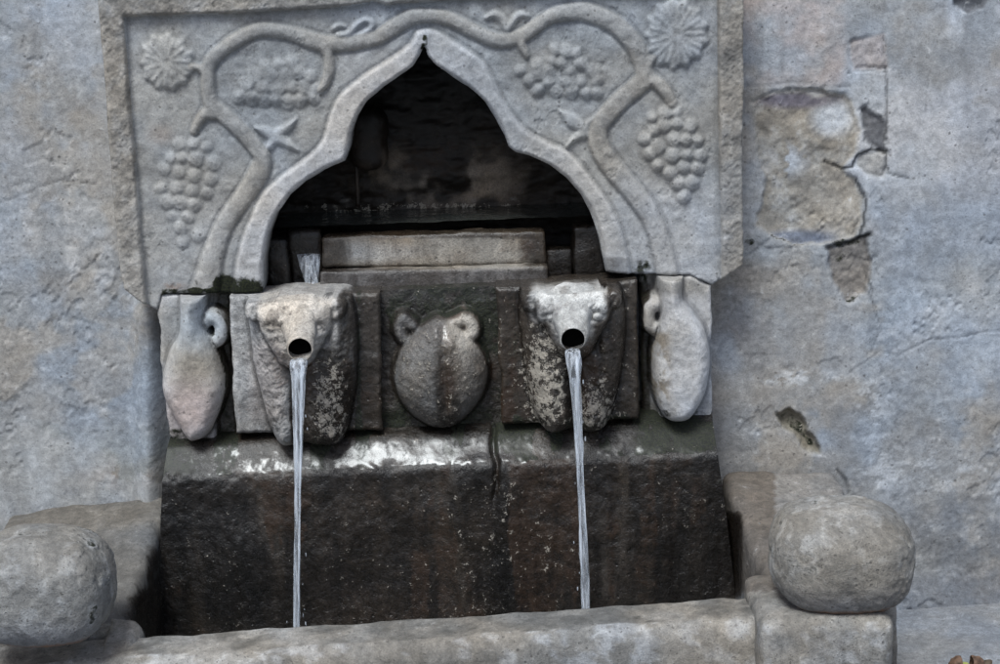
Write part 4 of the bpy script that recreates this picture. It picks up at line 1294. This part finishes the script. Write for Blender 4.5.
def build_spout(dx, dy, slab, mane, label, seed, tip):
    Y = -0.128
    poly_all = slab
    out, xs, zs, X, Z, f = tile_grid(slab + mane, Y, 0.0018)
    wob = f(18, 3, 0.55, seed)
    sp = pw(slab, Y)
    mp = cr(pw(mane, Y), 5, True)
    ss = sdf_poly(X, Z, sp) + 0.003 * wob
    Xw, Zw = X + 0.002 * wob, Z + 0.002 * f(20, 3, .55, seed + 1)
    sm = sdf_poly(Xw, Zw, mp)
    sd = np.minimum(ss, sm)
    sh = lambda pts: pw([(x + dx, y + dy) for x, y in pts], Y)
    H = np.zeros_like(X)
    lab = np.zeros(X.shape, int)
    H -= edge_roll(np.minimum(ss, 0), 0.008) * (sm > 0)
    hm = dome(sm, 0.045, 0.062, 2.0)
    # groove worn by the water between the two locks of the mane, and shallow strands
    cx = sh([(300, 400)])[0, 0]
    top = sh([(300, 352)])[0, 1]
    gro = np.exp(-((Xw - cx) / 0.016) ** 2) * (1 - sstep(top - 0.03, top + 0.01, Z))
    hm = hm * (1 - 0.45 * gro)
    hm += 0.0030 * np.sin((Xw - cx) * 230 + 9 * (Z - top) + 2.5 * f(14, 3, 0.6, seed + 8)) * (0.4 + 0.9 * np.clip(f(10, 2, 0.5, seed + 9), -0.3, 0.7)) * sstep(0.01, 0.03, -sm)
    mb = sm < 0
    H = np.where(mb, np.maximum(hm, 0) + 0.001, H)
    lab[mb] = 1
    # head: broad brow, cheeks falling away to either side of the snout
    hd = cr(sh([(259, 300), (275, 292), (298, 290), (322, 291), (336, 300), (335, 318), (326, 338), (316, 356), (300, 362), (285, 356), (275, 340), (263, 320)]), 5, True)
    s = sdf_poly(Xw, Zw, hd)
    hh = 0.050 + dome(s, 0.030, 0.048, 2.0)
    c0 = sh([(299, 312)])[0]
    hh += 0.012 * np.exp(-((Xw - c0[0]) / 0.03) ** 2 - ((Zw - c0[1]) / 0.03) ** 2)
    k = s < 0
    H = np.where(k, np.maximum(H, hh), H)
    lab[k] = 2
    for i, (ex, ey) in enumerate(((257, 304), (338, 302))):
        e = sh([(ex, ey)])[0]
        r = np.sqrt(((Xw - e[0]) / (9.5 * KM)) ** 2 + ((Zw - e[1]) / (11 * KM)) ** 2)
        he = 0.056 + 0.022 * np.sqrt(np.clip(1 - np.clip(r, 0, 1) ** 2, 0, 1)) - 0.006 * np.exp(-(r / 0.45) ** 2)
        q = r < 1
        H = np.where(q, np.maximum(H, he), H)
        lab[q] = 3 + i
    for i, (ex, ey) in enumerate(((276, 318), (322, 316))):
        e = sh([(ex, ey)])[0]
        r = np.sqrt(((Xw - e[0]) / (6.5 * KM)) ** 2 + ((Zw - e[1]) / (4.5 * KM)) ** 2)
        H -= 0.006 * np.exp(-((r - 0.95) / 0.5) ** 2) * (lab == 2)
        lab[(r < 0.75) & (lab == 2)] = 5 + i
    H = blur(H, 2)
    H += 0.0042 * f(16, 4, 0.6, seed + 2) + 0.0034 * f(50, 4, 0.68, seed + 3) * (lab > 0) + 0.003 * f(30, 3, 0.6, seed + 4) * (lab == 2)
    base = np.array([out[:, 0].mean(), -0.06, out[:, 1].min()])
    root = thing('lion_spout', label, 'water spout', base, 'lion head water spouts')
    made = relief(xs, zs, sd, H, lab[:-1, :-1], Y, -0.03, {0: ('backing_slab', None), 1: ('mane', None), 2: ('head', None), 3: ('ear', None), 4: ('ear', None), 5: ('eye', 2), 6: ('eye', 2)}, root, base, 'spout', M_SPOUT, cavity_tone=0.5)
    # snout: a solid that narrows to the round mouth of the pipe
    secs = [(299, 316, -0.175, 27, 24), (299, 321, -0.205, 23, 21), (299.5, 329, -0.232, 18.5, 18.5), (300, 338, -0.256, 15.5, 15.5), (300, 345, -0.280, 14.4, 14), (300, 348.5, -0.293, 13.4, 13), (300, 349.5, -0.2965, 12.2, 11.8), (300, 349.5, -0.2945, 11.5, 11.2), (300, 349.4, -0.284, 11.4, 11.1), (300, 349.4, -0.266, 11.2, 10.9)]
    ns = 40
    th = np.linspace(0, 2 * np.pi, ns, endpoint=False)
    V = []
    si = []
    fine = cr(np.array(secs), 4)
    for a in fine:
        c = at(a[0] + dx, a[1] + dy, a[2])
        ca, sa = np.cos(th), np.sin(th)
        pw_ = 2 / (2.0 + 0.6 * float(np.clip((a[2] + 0.285) / 0.06, 0, 1)))
        X_ = np.sign(ca) * np.abs(ca) ** pw_ * a[3] / 545
        Z_ = np.sign(sa) * np.abs(sa) ** pw_ * a[4] / 545
        V.append(np.stack([c[0] + X_, np.full(ns, c[1]) + 0.25 * Z_ * 0, c[2] + Z_], 1))
    V = np.array(V)
    m = len(V)
    nose = V.reshape(-1, 3).copy()
    outer = np.repeat(np.arange(m) < 22, ns)
    nrm = nose - np.repeat(V.mean(1), ns, 0)
    nose += nrm * (0.16 * fbm(nose, 26, 4, 0.6, seed + 5) * outer)[:, None]
    # brow line and nostril creases on the bridge of the nose
    F = np.array([[i * ns + j, i * ns + (j + 1) % ns, (i + 1) * ns + (j + 1) % ns, (i + 1) * ns + j] for i in range(m - 1) for j in range(ns)])
    cut = 27
    Fo = F[:cut * ns]
    Fi = F[cut * ns:]
    u, iv = np.unique(Fo, return_inverse=True)
    C, M = painted(nose[u], 'spout')
    sn = make_mesh('snout', nose[u], iv.reshape(-1, 4), M_SPOUT, root, base, None, C, M)
    u, iv = np.unique(Fi, return_inverse=True)
    Fh = [tuple(q) for q in iv.reshape(-1, 4)]
    last = {int(a): i for i, a in enumerate(u)}
    Fh.append(tuple(last[(m - 1) * ns + j] for j in range(ns)))
    make_mesh('spout_hole', nose[u], Fh, M_HOLE, sn, base)
    return root


SL = [(229, 297), (380, 293), (382, 431), (236, 434)]
ML = [(249, 302), (262, 296), (340, 292), (354, 302), (358, 330), (357, 370), (352, 410), (344, 437), (330, 444), (306, 441), (284, 443), (273, 430), (262, 392), (252, 345)]
SR = [(497, 289), (637, 281), (639, 420), (502, 425)]
MR = [(520, 296), (540, 287), (607, 284), (621, 294), (625, 320), (622, 360), (615, 400), (606, 424), (592, 430), (573, 427), (556, 432), (542, 424), (530, 395), (522, 345)]
build_spout(0, 0, SL, ML, 'left lion head spout, beige face on a half dry, half wet slab', 300, (300, 349))
build_spout(273, -10, SR, MR, 'right lion head spout, whitish face on a dark soaked slab', 330, (573, 339))


def build_pot():
    Y = -0.092
    poly = [(374, 291), (500, 286), (506, 434), (376, 438)]
    out, xs, zs, X, Z, f = tile_grid(poly, Y)
    wob = f(18, 3, .55, 401)
    sd = sdf_poly(X, Z, out) + 0.002 * wob
    Xw, Zw = X + 0.0015 * wob, Z + 0.0015 * f(18, 3, .55, 402)
    H = np.zeros_like(X)
    lab = np.zeros(X.shape, int)
    sb = sdf_poly(Xw, Zw, cr(pw([(424, 318), (438, 312), (455, 318), (472, 333), (487, 352), (490, 374), (483, 396), (468, 415), (452, 426), (434, 426), (414, 416), (399, 398), (392, 374), (396, 350), (408, 332)], Y), 5, True))
    hb = dome(sb, 0.075, 0.068, 2.2)
    cx = pw([(440, 375)], Y)[0, 0]
    hb -= 0.006 * np.exp(-((Xw - cx - 0.01) / 0.007) ** 2) * (sb < -0.012)
    m = sb < 0
    for i, (ctrl, w) in enumerate((([(412, 322), (404, 317), (400, 326), (404, 336)], 9), ([(454, 320), (465, 316), (472, 322), (472, 331)], 9.5))):
        p = cr(pw(ctrl, Y), 6)
        r = dpath(Xw, Zw, p, np.full(len(p), w * KM))
        k = r < 1
        H = np.where(k, np.maximum(H, 0.030 * np.sqrt(np.clip(1 - np.clip(r, 0, 1) ** 2, 0, 1)) + 0.003), H)
        lab[k] = 2 + i
    H = np.where(m & (hb > H), hb, H)
    lab[m & (hb >= H - 1e-9)] = 1
    H = blur(H, 3)
    H += 0.003 * f(14, 4, .6, 403) + 0.002 * f(50, 4, .65, 404)
    base = np.array([out[:, 0].mean(), -0.05, out[:, 1].min()])
    root = thing('pot_relief', 'round two-handled pot relief, dark and wet, between the two lion spouts', 'pot relief', base)
    relief(xs, zs, sd, H, lab[:-1, :-1], Y, -0.005, {0: ('backing_slab', None), 1: ('pot_body', None), 2: ('pot_handle', None), 3: ('pot_handle', None)}, root, base, 'pot', M_WETST)


build_pot()


# ------------------------------------------------------------------ apron under the spouts
def build_apron():
    top = [((170, 437), (712, 410)), ((168, 444), (713, 424)), ((163, 476), (717, 451)), ((162, 480), (718, 456)), ((160, 560), (727, 520)), ((157, 650), (738, 615)), ((153, 800), (752, 760))]
    prof_y = [-0.088, -0.120, -0.164, -0.173, -0.178, -0.186, -0.20]
    zl = [at(l[0], l[1], y) for (l, r), y in zip(top, prof_y)]
    zr = [at(r[0], r[1], y) for (l, r), y in zip(top, prof_y)]
    zl[0][2] = max(zl[0][2], zl[1][2] + 0.004)
    zr[0][2] = max(zr[0][2], zr[1][2] + 0.004)
    zl[-1][2] = zr[-1][2] = 0.02
    for q in (zl, zr):
        q.insert(0, q[0] + np.array([0, 0.075, 0.006]))
    ll = np.array(zl)
    rr = np.array(zr)

    def dens(a):
        out = []
        for i in range(len(a) - 1):
            L = np.linalg.norm(a[i + 1] - a[i])
            n = max(2, int(L / 0.0035))
            for k in range(n):
                out.append((i, k / n))
        out.append((len(a) - 2, 1.0))
        return out
    d = dens(ll)
    lf = np.array([ll[i] + t * (ll[i + 1] - ll[i]) for i, t in d])
    rt = np.array([rr[i] + t * (rr[i + 1] - rr[i]) for i, t in d])
    for a in (lf, rt):                      # worn arris
        for _ in range(7):
            a[1:-1] = (a[:-2] + 2 * a[1:-1] + a[2:]) / 4
    u = np.linspace(0, 1, 330)
    V = lf[:, None] * (1 - u)[None, :, None] + rt[:, None] * u[None, :, None]
    gu, gv = np.gradient(V, axis=0), np.gradient(V, axis=1)
    N = np.cross(gu, gv)
    N /= np.linalg.norm(N, axis=-1, keepdims=True)
    if N[len(N) // 2, 100, 1] > 0:
        N = -N
    P = V.reshape(-1, 3)
    px, py = survey(P)
    f = lambda s, o, r, k: fbm(P, s, o, r, k)
    h = 0.005 * f(5, 3, 0.5, 1) + 0.0012 * f(32, 4, 0.65, 2)
    edge = np.exp(-((P[:, 1] + 0.169) / 0.010) ** 2)
    h *= 1 - 0.68 * (1 - sstep(-0.150, -0.172, P[:, 1]) if False else (1 - sstep(0.150, 0.172, -P[:, 1])))
    h += edge * 0.004 * f(16, 4, 0.6, 3)
    sx = 497 + 6 * f(9, 3, 0.5, 4)
    h -= 0.012 * np.exp(-((px - sx) / 2.6) ** 2) * sstep(-520, -478, -py)
    # rivulet channels down the face
    Q = P * np.array([1, 1, 0.12])
    h += 0.0035 * fbm(Q, 22, 4, 0.6, 6) * sstep(470, 490, py)
    V = (P + N.reshape(-1, 3) * h[:, None]).reshape(V.shape)
    base = np.array([(lf[:, 0].mean() + rt[:, 0].mean()) / 2, -0.1, 0.02])
    root = thing('apron_block', 'big dark wet stone block under the spouts with a sloping mossy top', 'stone block', base)
    # split at the arris; the two meshes share their edge and its normals
    k = int(np.argmax(lf[:, 1] < -0.1690))
    gu, gv = np.gradient(V, axis=0), np.gradient(V, axis=1)
    NN = np.cross(gu, gv)
    NN /= np.linalg.norm(NN, axis=-1, keepdims=True) + 1e-12
    sgn = 1 if NN[len(NN) // 2, 100, 1] < 0 else -1
    NN *= sgn
    for nm, a, b in (('sloping_ledge', 0, k + 1), ('front_face', k, len(V))):
        W = V[a:b]
        n, m, _ = W.shape
        idx = np.arange(n * m).reshape(n, m)
        F = np.stack([idx[:-1, :-1], idx[1:, :-1], idx[1:, 1:], idx[:-1, 1:]], -1).reshape(-1, 4)
        if sgn < 0:
            F = F[:, ::-1]
        Pq = W.reshape(-1, 3)
        C, M = painted(Pq, 'apron')
        make_mesh(nm, Pq, F, M_WETST, root, base, NN[a:b].reshape(-1, 3), C, M)
    # returns at either end
    for side, q in ((0, lf), (1, rt)):
        E = V[:, 0 if side == 0 else -1]
        B = E.copy()
        B[:, 1] = 0.02
        G = np.stack([E, E * 0.5 + B * 0.5, B], 1)
        grid_surface('end_face', G, 'apron', M_WETST, root, base, flip=bool(side))


build_apron()


# ------------------------------------------------------------------ basin, boulders
def build_basin():
    base = np.array([-0.1, -0.55, 0.0])
    root = thing('stone_basin', 'long grey stone trough with a worn front wall catching the two jets', 'basin', base)
    li, ri = at(130, 634, -0.50), at(764, 590, -0.50)
    zl, zr = li[2] - 0.004, ri[2] - 0.008
    # front wall, one long stone, its lip sagging a little
    x0, x1 = li[0] - 0.28, ri[0] + 0.02
    zz0 = zl - (zr - zl) / (ri[0] - li[0]) * 0.0
    xa, xb = li[0] - 0.52, ri[0] + 0.010
    stone('front_wall', [(xa, -0.635, 0), (xb, -0.635, 0), (xb, -0.492, 0), (xa, -0.495, 0), (xa, -0.625, zl - 0.012), (xb, -0.625, zr), (xb, -0.502, zr + 0.006), (xa, -0.505, zl - 0.008)], 'basin', M_BASIN, 0.0065, 0.026, 0.0055, 11, root, base, 21, 0.45)
    # side walls run back to the building wall, a little higher at the back
    bl, br = at(160, 516, -0.17), at(728, 494, -0.17)
    stone('side_wall', [(li[0] - 0.30, -0.50, 0), (li[0] - 0.006, -0.50, 0), (bl[0] - 0.0, -0.012, 0), (li[0] - 0.34, -0.012, 0),
                        (li[0] - 0.30, -0.50, zl + 0.012), (li[0] - 0.012, -0.50, zl + 0.012), (bl[0] - 0.004, -0.012, bl[2] + 0.002), (li[0] - 0.34, -0.012, bl[2] - 0.03)], 'basin', M_BASIN, 0.008, 0.02, 0.006, 10, root, base, 22, 0.5)
    stone('side_wall', [(ri[0] + 0.0, -0.50, 0), (ri[0] + 0.24, -0.50, 0), (ri[0] + 0.22, -0.012, 0), (br[0], -0.012, 0),
                        (ri[0] + 0.004, -0.50, zr + 0.02), (ri[0] + 0.24, -0.50, zr + 0.02), (ri[0] + 0.22, -0.012, br[2] - 0.012), (br[0] + 0.004, -0.012, br[2])], 'basin', M_BASIN, 0.008, 0.02, 0.006, 10, root, base, 23, 0.5)
    # corner seats under the boulders
    pr = at(897, 612, -0.66)
    zt = pr[2] + 0.002
    xl = at(758, 616, -0.66)[0]
    stone('corner_seat', [(xl, -0.700, 0), (pr[0] - 0.012, -0.700, 0), (pr[0] + 0.012, -0.47, 0), (xl, -0.47, 0), (xl, -0.695, zt - 0.002), (pr[0] - 0.014, -0.695, zt), (pr[0] + 0.010, -0.47, zt + 0.006), (xl + 0.004, -0.47, zt + 0.004)], 'basin', M_BASIN, 0.007, 0.02, 0.005, 11, root, base, 24, 0.6)
    mx = at(122, 628, -0.56)
    stone('mortar_joint', [(mx[0] - 0.03, -0.60, mx[2] - 0.05), (mx[0] + 0.022, -0.60, mx[2] - 0.05), (mx[0] + 0.03, -0.49, mx[2] - 0.05), (mx[0] - 0.04, -0.47, mx[2] - 0.05),
                           (mx[0] - 0.03, -0.59, zl + 0.004), (mx[0] + 0.012, -0.59, zl + 0.002), (mx[0] + 0.016, -0.50, zl + 0.030), (mx[0] - 0.04, -0.48, zl + 0.034)], 'basin', M_BASIN, 0.005, 0.016, 0.006, 18, root, base, 25, 0.6)
    stone('basin_floor', blockc(li[0] - 0.02, ri[0] + 0.02, -0.51, -0.15, 0.0, 0.05), 'basin', M_WETST, 0.02, 0.006, 0.002, 10, root, base, 26)
    # water standing in the basin
    wz = 0.075
    gx, gy = np.meshgrid(np.linspace(li[0] - 0.005, ri[0] + 0.01, 120), np.linspace(-0.50, -0.15, 50))
    Q = np.stack([gx.ravel(), gy.ravel(), gx.ravel() * 0], 1)
    gz = wz + 0.003 * fbm(Q, 20, 3, 0.5, 8).reshape(gx.shape)
    for jx, jy in ((-0.40, -0.36), (0.17, -0.36)):
        d = np.sqrt((gx - jx) ** 2 + (gy - jy) ** 2)
        gz += 0.006 * np.sin(d * 160) * np.exp(-d * 16)
    w = grid_surface('water', np.stack([gx, gy, gz], -1), 'niche', M_WATER, None, None)
    w['kind'] = 'structure'


build_basin()


def boulder(label, c, rx, ry, rz, seed, tilt):
    n = 110
    # cube sphere
    U, F = box_grid((n // 2, n // 2, n // 2))
    p = (U - 0.5) * 2
    p /= np.linalg.norm(p, axis=1)[:, None]
    e = 2.7                                      # squarish, loaf-like
    s = (np.abs(p[:, 0]) ** e + np.abs(p[:, 1]) ** e + np.abs(p[:, 2]) ** e) ** (-1 / e)
    p = p * s[:, None]
    W = p * np.array([rx, ry, rz])
    a = math.radians(tilt)
    W = np.stack([W[:, 0] * math.cos(a) - W[:, 2] * math.sin(a), W[:, 1], W[:, 0] * math.sin(a) + W[:, 2] * math.cos(a)], 1)
    nrm = W / np.linalg.norm(W, axis=1)[:, None]
    Q = W + seed
    hgt = 0.0038 * fbm(Q, 5, 3, 0.45, seed) + 0.0024 * fbm(Q, 28, 5, 0.65, seed + 1)
    ch = fbm(Q, 17, 4, 0.6, seed + 2)
    hgt -= 0.0022 * sstep(0.25, 0.4, ch)
    W = W + nrm * hgt[:, None]
    low = W[:, 2] < -rz * 0.86
    W[low, 2] = -rz * 0.86 + (W[low, 2] + rz * 0.86) * 0.2
    W = W + c
    C, M = painted(W, 'ball')
    base = np.array([c[0], c[1], W[:, 2].min()])
    o = make_mesh('boulder', W - base, F, M_BALL, None, None, None, C, M)
    o.location = base
    tag(o, label, 'boulder', 'rounded boulders on the basin corners')
    return o


cR = at(840, 554, -0.585)
cL = at(42, 585, -0.585)
boulder('rounded grey boulder on the right corner seat of the basin', cR, 0.121, 0.112, 0.095, 3, -4)
boulder('rounded grey boulder on the left corner of the basin, cut by the photo edge', cL, 0.123, 0.112, 0.097, 14, -3)


# ------------------------------------------------------------------ falling water
def jet_tube(path, rad, seed):
    p = cr(np.array(path), 26)
    r = cr(np.array(rad)[:, None] * np.ones((1, 2)), 26)[:, 0]
    n, ns = len(p), 36
    th = np.linspace(0, 2 * np.pi, ns, endpoint=False)
    s = np.concatenate([[0], np.cumsum(np.linalg.norm(np.diff(p, axis=0), axis=1))])
    TH, S = np.meshgrid(th, s)
    Q = np.stack([np.cos(TH).ravel() * 1.6, np.sin(TH).ravel() * 1.6, S.ravel() * 7], 1)
    Q2 = np.stack([np.cos(TH).ravel() * 4.0, np.sin(TH).ravel() * 4.0, S.ravel() * 26], 1)
    k = 1 + 0.42 * fbm(Q, 1.0, 3, 0.5, seed).reshape(TH.shape) + 0.18 * fbm(Q2, 1.0, 3, 0.5, seed + 1).reshape(TH.shape)
    R = r[:, None] * np.clip(k, 0.35, 1.8)
    fl_ = np.clip(s / 0.06, 0.25, 0.6)[:, None, None]
    T_ = np.gradient(p, axis=0)
    T_ /= np.linalg.norm(T_, axis=1)[:, None]
    A_ = np.array([1.0, 0, 0]) - T_[:, 0:1] * T_
    A_ /= np.linalg.norm(A_, axis=1)[:, None]
    B_ = np.cross(T_, A_)
    V = (p[:, None] + (R * np.cos(TH))[..., None] * A_[:, None] + fl_ * (R * np.sin(TH))[..., None] * B_[:, None]).reshape(-1, 3)
    F = []
    for i in range(n - 1):
        for j in range(ns):
            q = (j + 1) % ns
            F.append((i * ns + j, (i + 1) * ns + j, (i + 1) * ns + q, i * ns + q))
    F.append(tuple(range(ns)))
    F.append(tuple((n - 1) * ns + j for j in range(ns))[::-1])
    return V, F


def jet(name, path, rad, label, seed, group, strands=2):
    path = [np.array(q) for q in path]
    V, F = jet_tube(path, rad, seed)
    V, F = list(V), list(F)
    rr = random.Random(seed)
    for k in range(strands):                    # thin threads that leave and rejoin the stream
        side = (-1) ** k
        n = len(path)
        i0 = 2 + k % 2
        pts, rs = [], []
        for i in range(i0, n):
            o = side * rad[i] * rr.uniform(0.55, 1.35) * (0.5 + 0.5 * (i - i0) / (n - i0))
            pts.append(path[i] + np.array([o, rr.uniform(-0.003, 0.003), 0]))
            rs.append(rad[i] * rr.uniform(0.16, 0.36))
        V2, F2 = jet_tube(pts, rs, seed + 5 + k)
        m = len(V)
        V += list(V2)
        F += [tuple(i + m for i in f) for f in F2]
    # drops shaken loose beside the lower half of the stream
    U, Fd = box_grid((4, 4, 4))
    U = (U - 0.5) * 2
    U /= np.linalg.norm(U, axis=1)[:, None]
    for k in range(7 * strands):
        i = rr.randrange(3, len(path) - 1)
        t = rr.random()
        c = path[i] * (1 - t) + path[i + 1] * t + np.array([rr.choice((-1, 1)) * rr.uniform(0.008, 0.02), rr.uniform(-0.01, 0.01), 0])
        r = rr.uniform(0.0008, 0.0017)
        m = len(V)
        V += list(U * np.array([r, r, r * rr.uniform(1.3, 3.5)]) + c)
        F += [tuple(int(j) + m for j in f) for f in Fd]
    base = path[-1]
    o = make_mesh(name, np.array(V), F, M_JET, None, base)
    o.location = base
    tag(o, label, 'water jet', group)
    return o


jet('water_jet', [at(300, 359.5, -0.290), at(300, 361, -0.299), at(299, 366, -0.304), at(298.5, 385, -0.312), at(298, 430, -0.322), at(297.5, 500, -0.332), at(297, 580, -0.342), at(297, 640, -0.35), at(297, 690, -0.356)],
    [0.0115, 0.0130, 0.0138, 0.0112, 0.0074, 0.0058, 0.0052, 0.0055, 0.006], 'clear stream of water falling from the left lion spout', 500, 'streams from the lion spouts')
jet('water_jet', [at(573, 349.5, -0.290), at(573, 351, -0.299), at(573.5, 356, -0.304), at(575, 378, -0.312), at(578, 430, -0.322), at(581, 490, -0.332), at(584, 560, -0.342), at(587, 620, -0.35), at(589, 670, -0.356)],
    [0.0105, 0.0120, 0.0126, 0.0102, 0.0078, 0.0064, 0.0066, 0.0075, 0.008], 'clear stream of water falling from the right lion spout', 520, 'streams from the lion spouts')


def build_overflow():
    rows = [(308, 252.5, 0.012, 11), (308, 254, -0.004, 11.5), (308, 257, -0.018, 11.5), (309, 266, -0.030, 10), (310, 276, -0.038, 8), (311.5, 286, -0.045, 6.5), (312, 300, -0.05, 6)]
    rr = cr(np.array(rows), 12)
    n, m = len(rr), 40
    u = np.linspace(-1, 1, m)
    V = []
    for x, y, Y, w in rr:
        c = at(x, y, Y)
        V.append(np.stack([c[0] + u * w / 500, np.full(m, c[1]) + 0.012 * u * u, np.full(m, c[2])], 1))
    V = np.array(V)
    Q = V.reshape(-1, 3) * np.array([1, 1, 0.12])
    V[..., 1] += (0.006 * fbm(Q, 70, 4, 0.6, 7)).reshape(n, m)
    V = np.concatenate([V, V[::-1] + np.array([0, 0.004, 0])])
    idx = np.arange(2 * n * m).reshape(2 * n, m)
    F = np.stack([idx[:-1, :-1], idx[1:, :-1], idx[1:, 1:], idx[:-1, 1:]], -1).reshape(-1, 4)
    base = V[n - 1, m // 2]
    o = make_mesh('overflow', V.reshape(-1, 3), F, M_JET, None, base)
    o.location = base
    tag(o, 'short whitish overflow pouring from the niche behind the left lion head', 'water jet')


build_overflow()


# ------------------------------------------------------------------ ground and the husk on it
def build_ground():
    a = np.concatenate([np.linspace(-40, -1.6, 30), np.arange(-1.5, 1.5, 0.03), np.linspace(1.6, 40, 30)])
    b = np.concatenate([np.linspace(-60, -1.7, 40), np.arange(-1.6, 0.02, 0.012)])
    gx, gy = np.meshgrid(a, b)
    Q = np.stack([gx.ravel(), gy.ravel(), gx.ravel() * 0], 1)
    gz = 0.004 * fbm(Q, 5, 4, 0.6, 9).reshape(gx.shape)
    j = gy + 0.26 + 0.02 * fbm(Q, 2.5, 3, 0.5, 10).reshape(gx.shape)
    gz -= 0.010 * np.exp(-(j / 0.010) ** 2)
    gz -= np.where(j < 0, 0.006, 0)
    g = grid_surface('ground', np.stack([gx, gy, gz], -1), 'ground', M_GROUND, None, None)
    g['kind'] = 'structure'


build_ground()


def build_husk():
    c = at(966, 662, -0.36)
    c[2] = 0.022
    base = np.array([c[0], c[1], 0.0])
    root = thing('fallen_fruit', 'small yellow-green fruit split from its brown husk, on the pavement at the right', 'fruit', base)
    mg = plain_mat('yellow_green_skin', (0.30, 0.32, 0.09), 0.45, 0.35, 60)
    mb = plain_mat('brown_husk', (0.12, 0.07, 0.045), 0.7, 0.5, 70)

    def ell(name, ctr, r, mat, cutf, seed, lump):
        U, F = box_grid((20, 20, 20))
        p = (U - 0.5) * 2
        p /= np.linalg.norm(p, axis=1)[:, None]
        W = p * np.array(r)
        W *= (1 + lump * fbm(W + seed, 60, 3, 0.5, seed))[:, None]
        keep = [i for i, f in enumerate(F) if not cutf(p[f].mean(0))]
        make_mesh(name, W + ctr, F[keep], mat, root, base)
    ell('green_flesh', c + [-0.004, -0.004, 0], (0.016, 0.014, 0.017), mg, lambda p: False, 3, 0.1)
    for s, off in ((1, (0.014, 0.004, 0.004)), (-1, (-0.010, 0.006, 0.003))):
        ell('husk_shell', c + np.array(off), (0.021, 0.017, 0.021), mb, lambda p, s=s: p[0] * s < -0.05 or (p[1] < -0.5 and p[2] < 0.3), 5 + s, 0.18)
    # dry leaf beside it
    c2 = at(985, 660, -0.34)
    n = 14
    u, v = np.meshgrid(np.linspace(-1, 1, n), np.linspace(0, 1, n))
    w = 0.016 * np.sin(np.pi * np.clip(v, 0.02, 0.98)) ** 0.7
    G = np.stack([c2[0] - 0.012 + u * w + 0.012 * v, c2[1] + 0.01 - 0.035 * v, 0.012 + 0.012 * np.abs(u) ** 2 + 0.010 * np.sin(v * 3)], -1)
    leaf = make_mesh('dry_leaf', G.reshape(-1, 3), np.array([[i * n + j, i * n + j + 1, (i + 1) * n + j + 1, (i + 1) * n + j] for i in range(n - 1) for j in range(n - 1)]), plain_mat('dry_leaf_brown', (0.10, 0.075, 0.055), 0.8, 0.4, 60))
    tag(leaf, 'curled dark brown dry leaf beside the fallen fruit on the pavement', 'leaf')


build_husk()

# ------------------------------------------------------------------ light, sky, camera
SUN_EL, SUN_AZ = math.radians(60), math.radians(22)      # azimuth: to the left of the viewer's back
w = bpy.data.worlds.new('World')
scene.world = w
w.use_nodes = True
nt = w.node_tree
bg = nt.nodes['Background']
sky = nt.nodes.new('ShaderNodeTexSky')
sky.sky_type = 'NISHITA'
sky.sun_disc = False
sky.sun_elevation = SUN_EL
sky.sun_rotation = math.pi + SUN_AZ
sky.dust_density = 3.0
sky.air_density = 1.0
nt.links.new(sky.outputs[0], bg.inputs['Color'])
bg.inputs['Strength'].default_value = 0.13

sl = bpy.data.lights.new('sun', 'SUN')
sl.energy = 2.95
sl.angle = math.radians(20)
sl.color = (0.90, 0.97, 1.0)
so = bpy.data.objects.new('sun', sl)
COL.objects.link(so)
from mathutils import Vector, Matrix
d = Vector((-math.sin(SUN_AZ) * math.cos(SUN_EL), -math.cos(SUN_AZ) * math.cos(SUN_EL), math.sin(SUN_EL)))
so.rotation_euler = d.to_track_quat('Z', 'Y').to_euler()
so.location = d * 8

cd = bpy.data.cameras.new('camera')
co = bpy.data.objects.new('camera', cd)
COL.objects.link(co)
cd.sensor_width = 36
cd.lens = 36 * FPX / 1000
cd.clip_end = 500
cd.clip_start = 0.05
m = Matrix((( _r[0], _u[0], -_f[0], CAM[0]), (_r[1], _u[1], -_f[1], CAM[1]), (_r[2], _u[2], -_f[2], CAM[2]), (0, 0, 0, 1)))
co.matrix_world = m
scene.camera = co

scene.view_settings.view_transform = 'Standard'
scene.view_settings.look = 'None'
scene.view_settings.exposure = 0
scene.view_settings.gamma = 1
scene.render.engine = 'CYCLES'
scene.cycles.max_bounces = 8
scene.cycles.diffuse_bounces = 3
scene.cycles.glossy_bounces = 3
scene.cycles.use_denoising = True
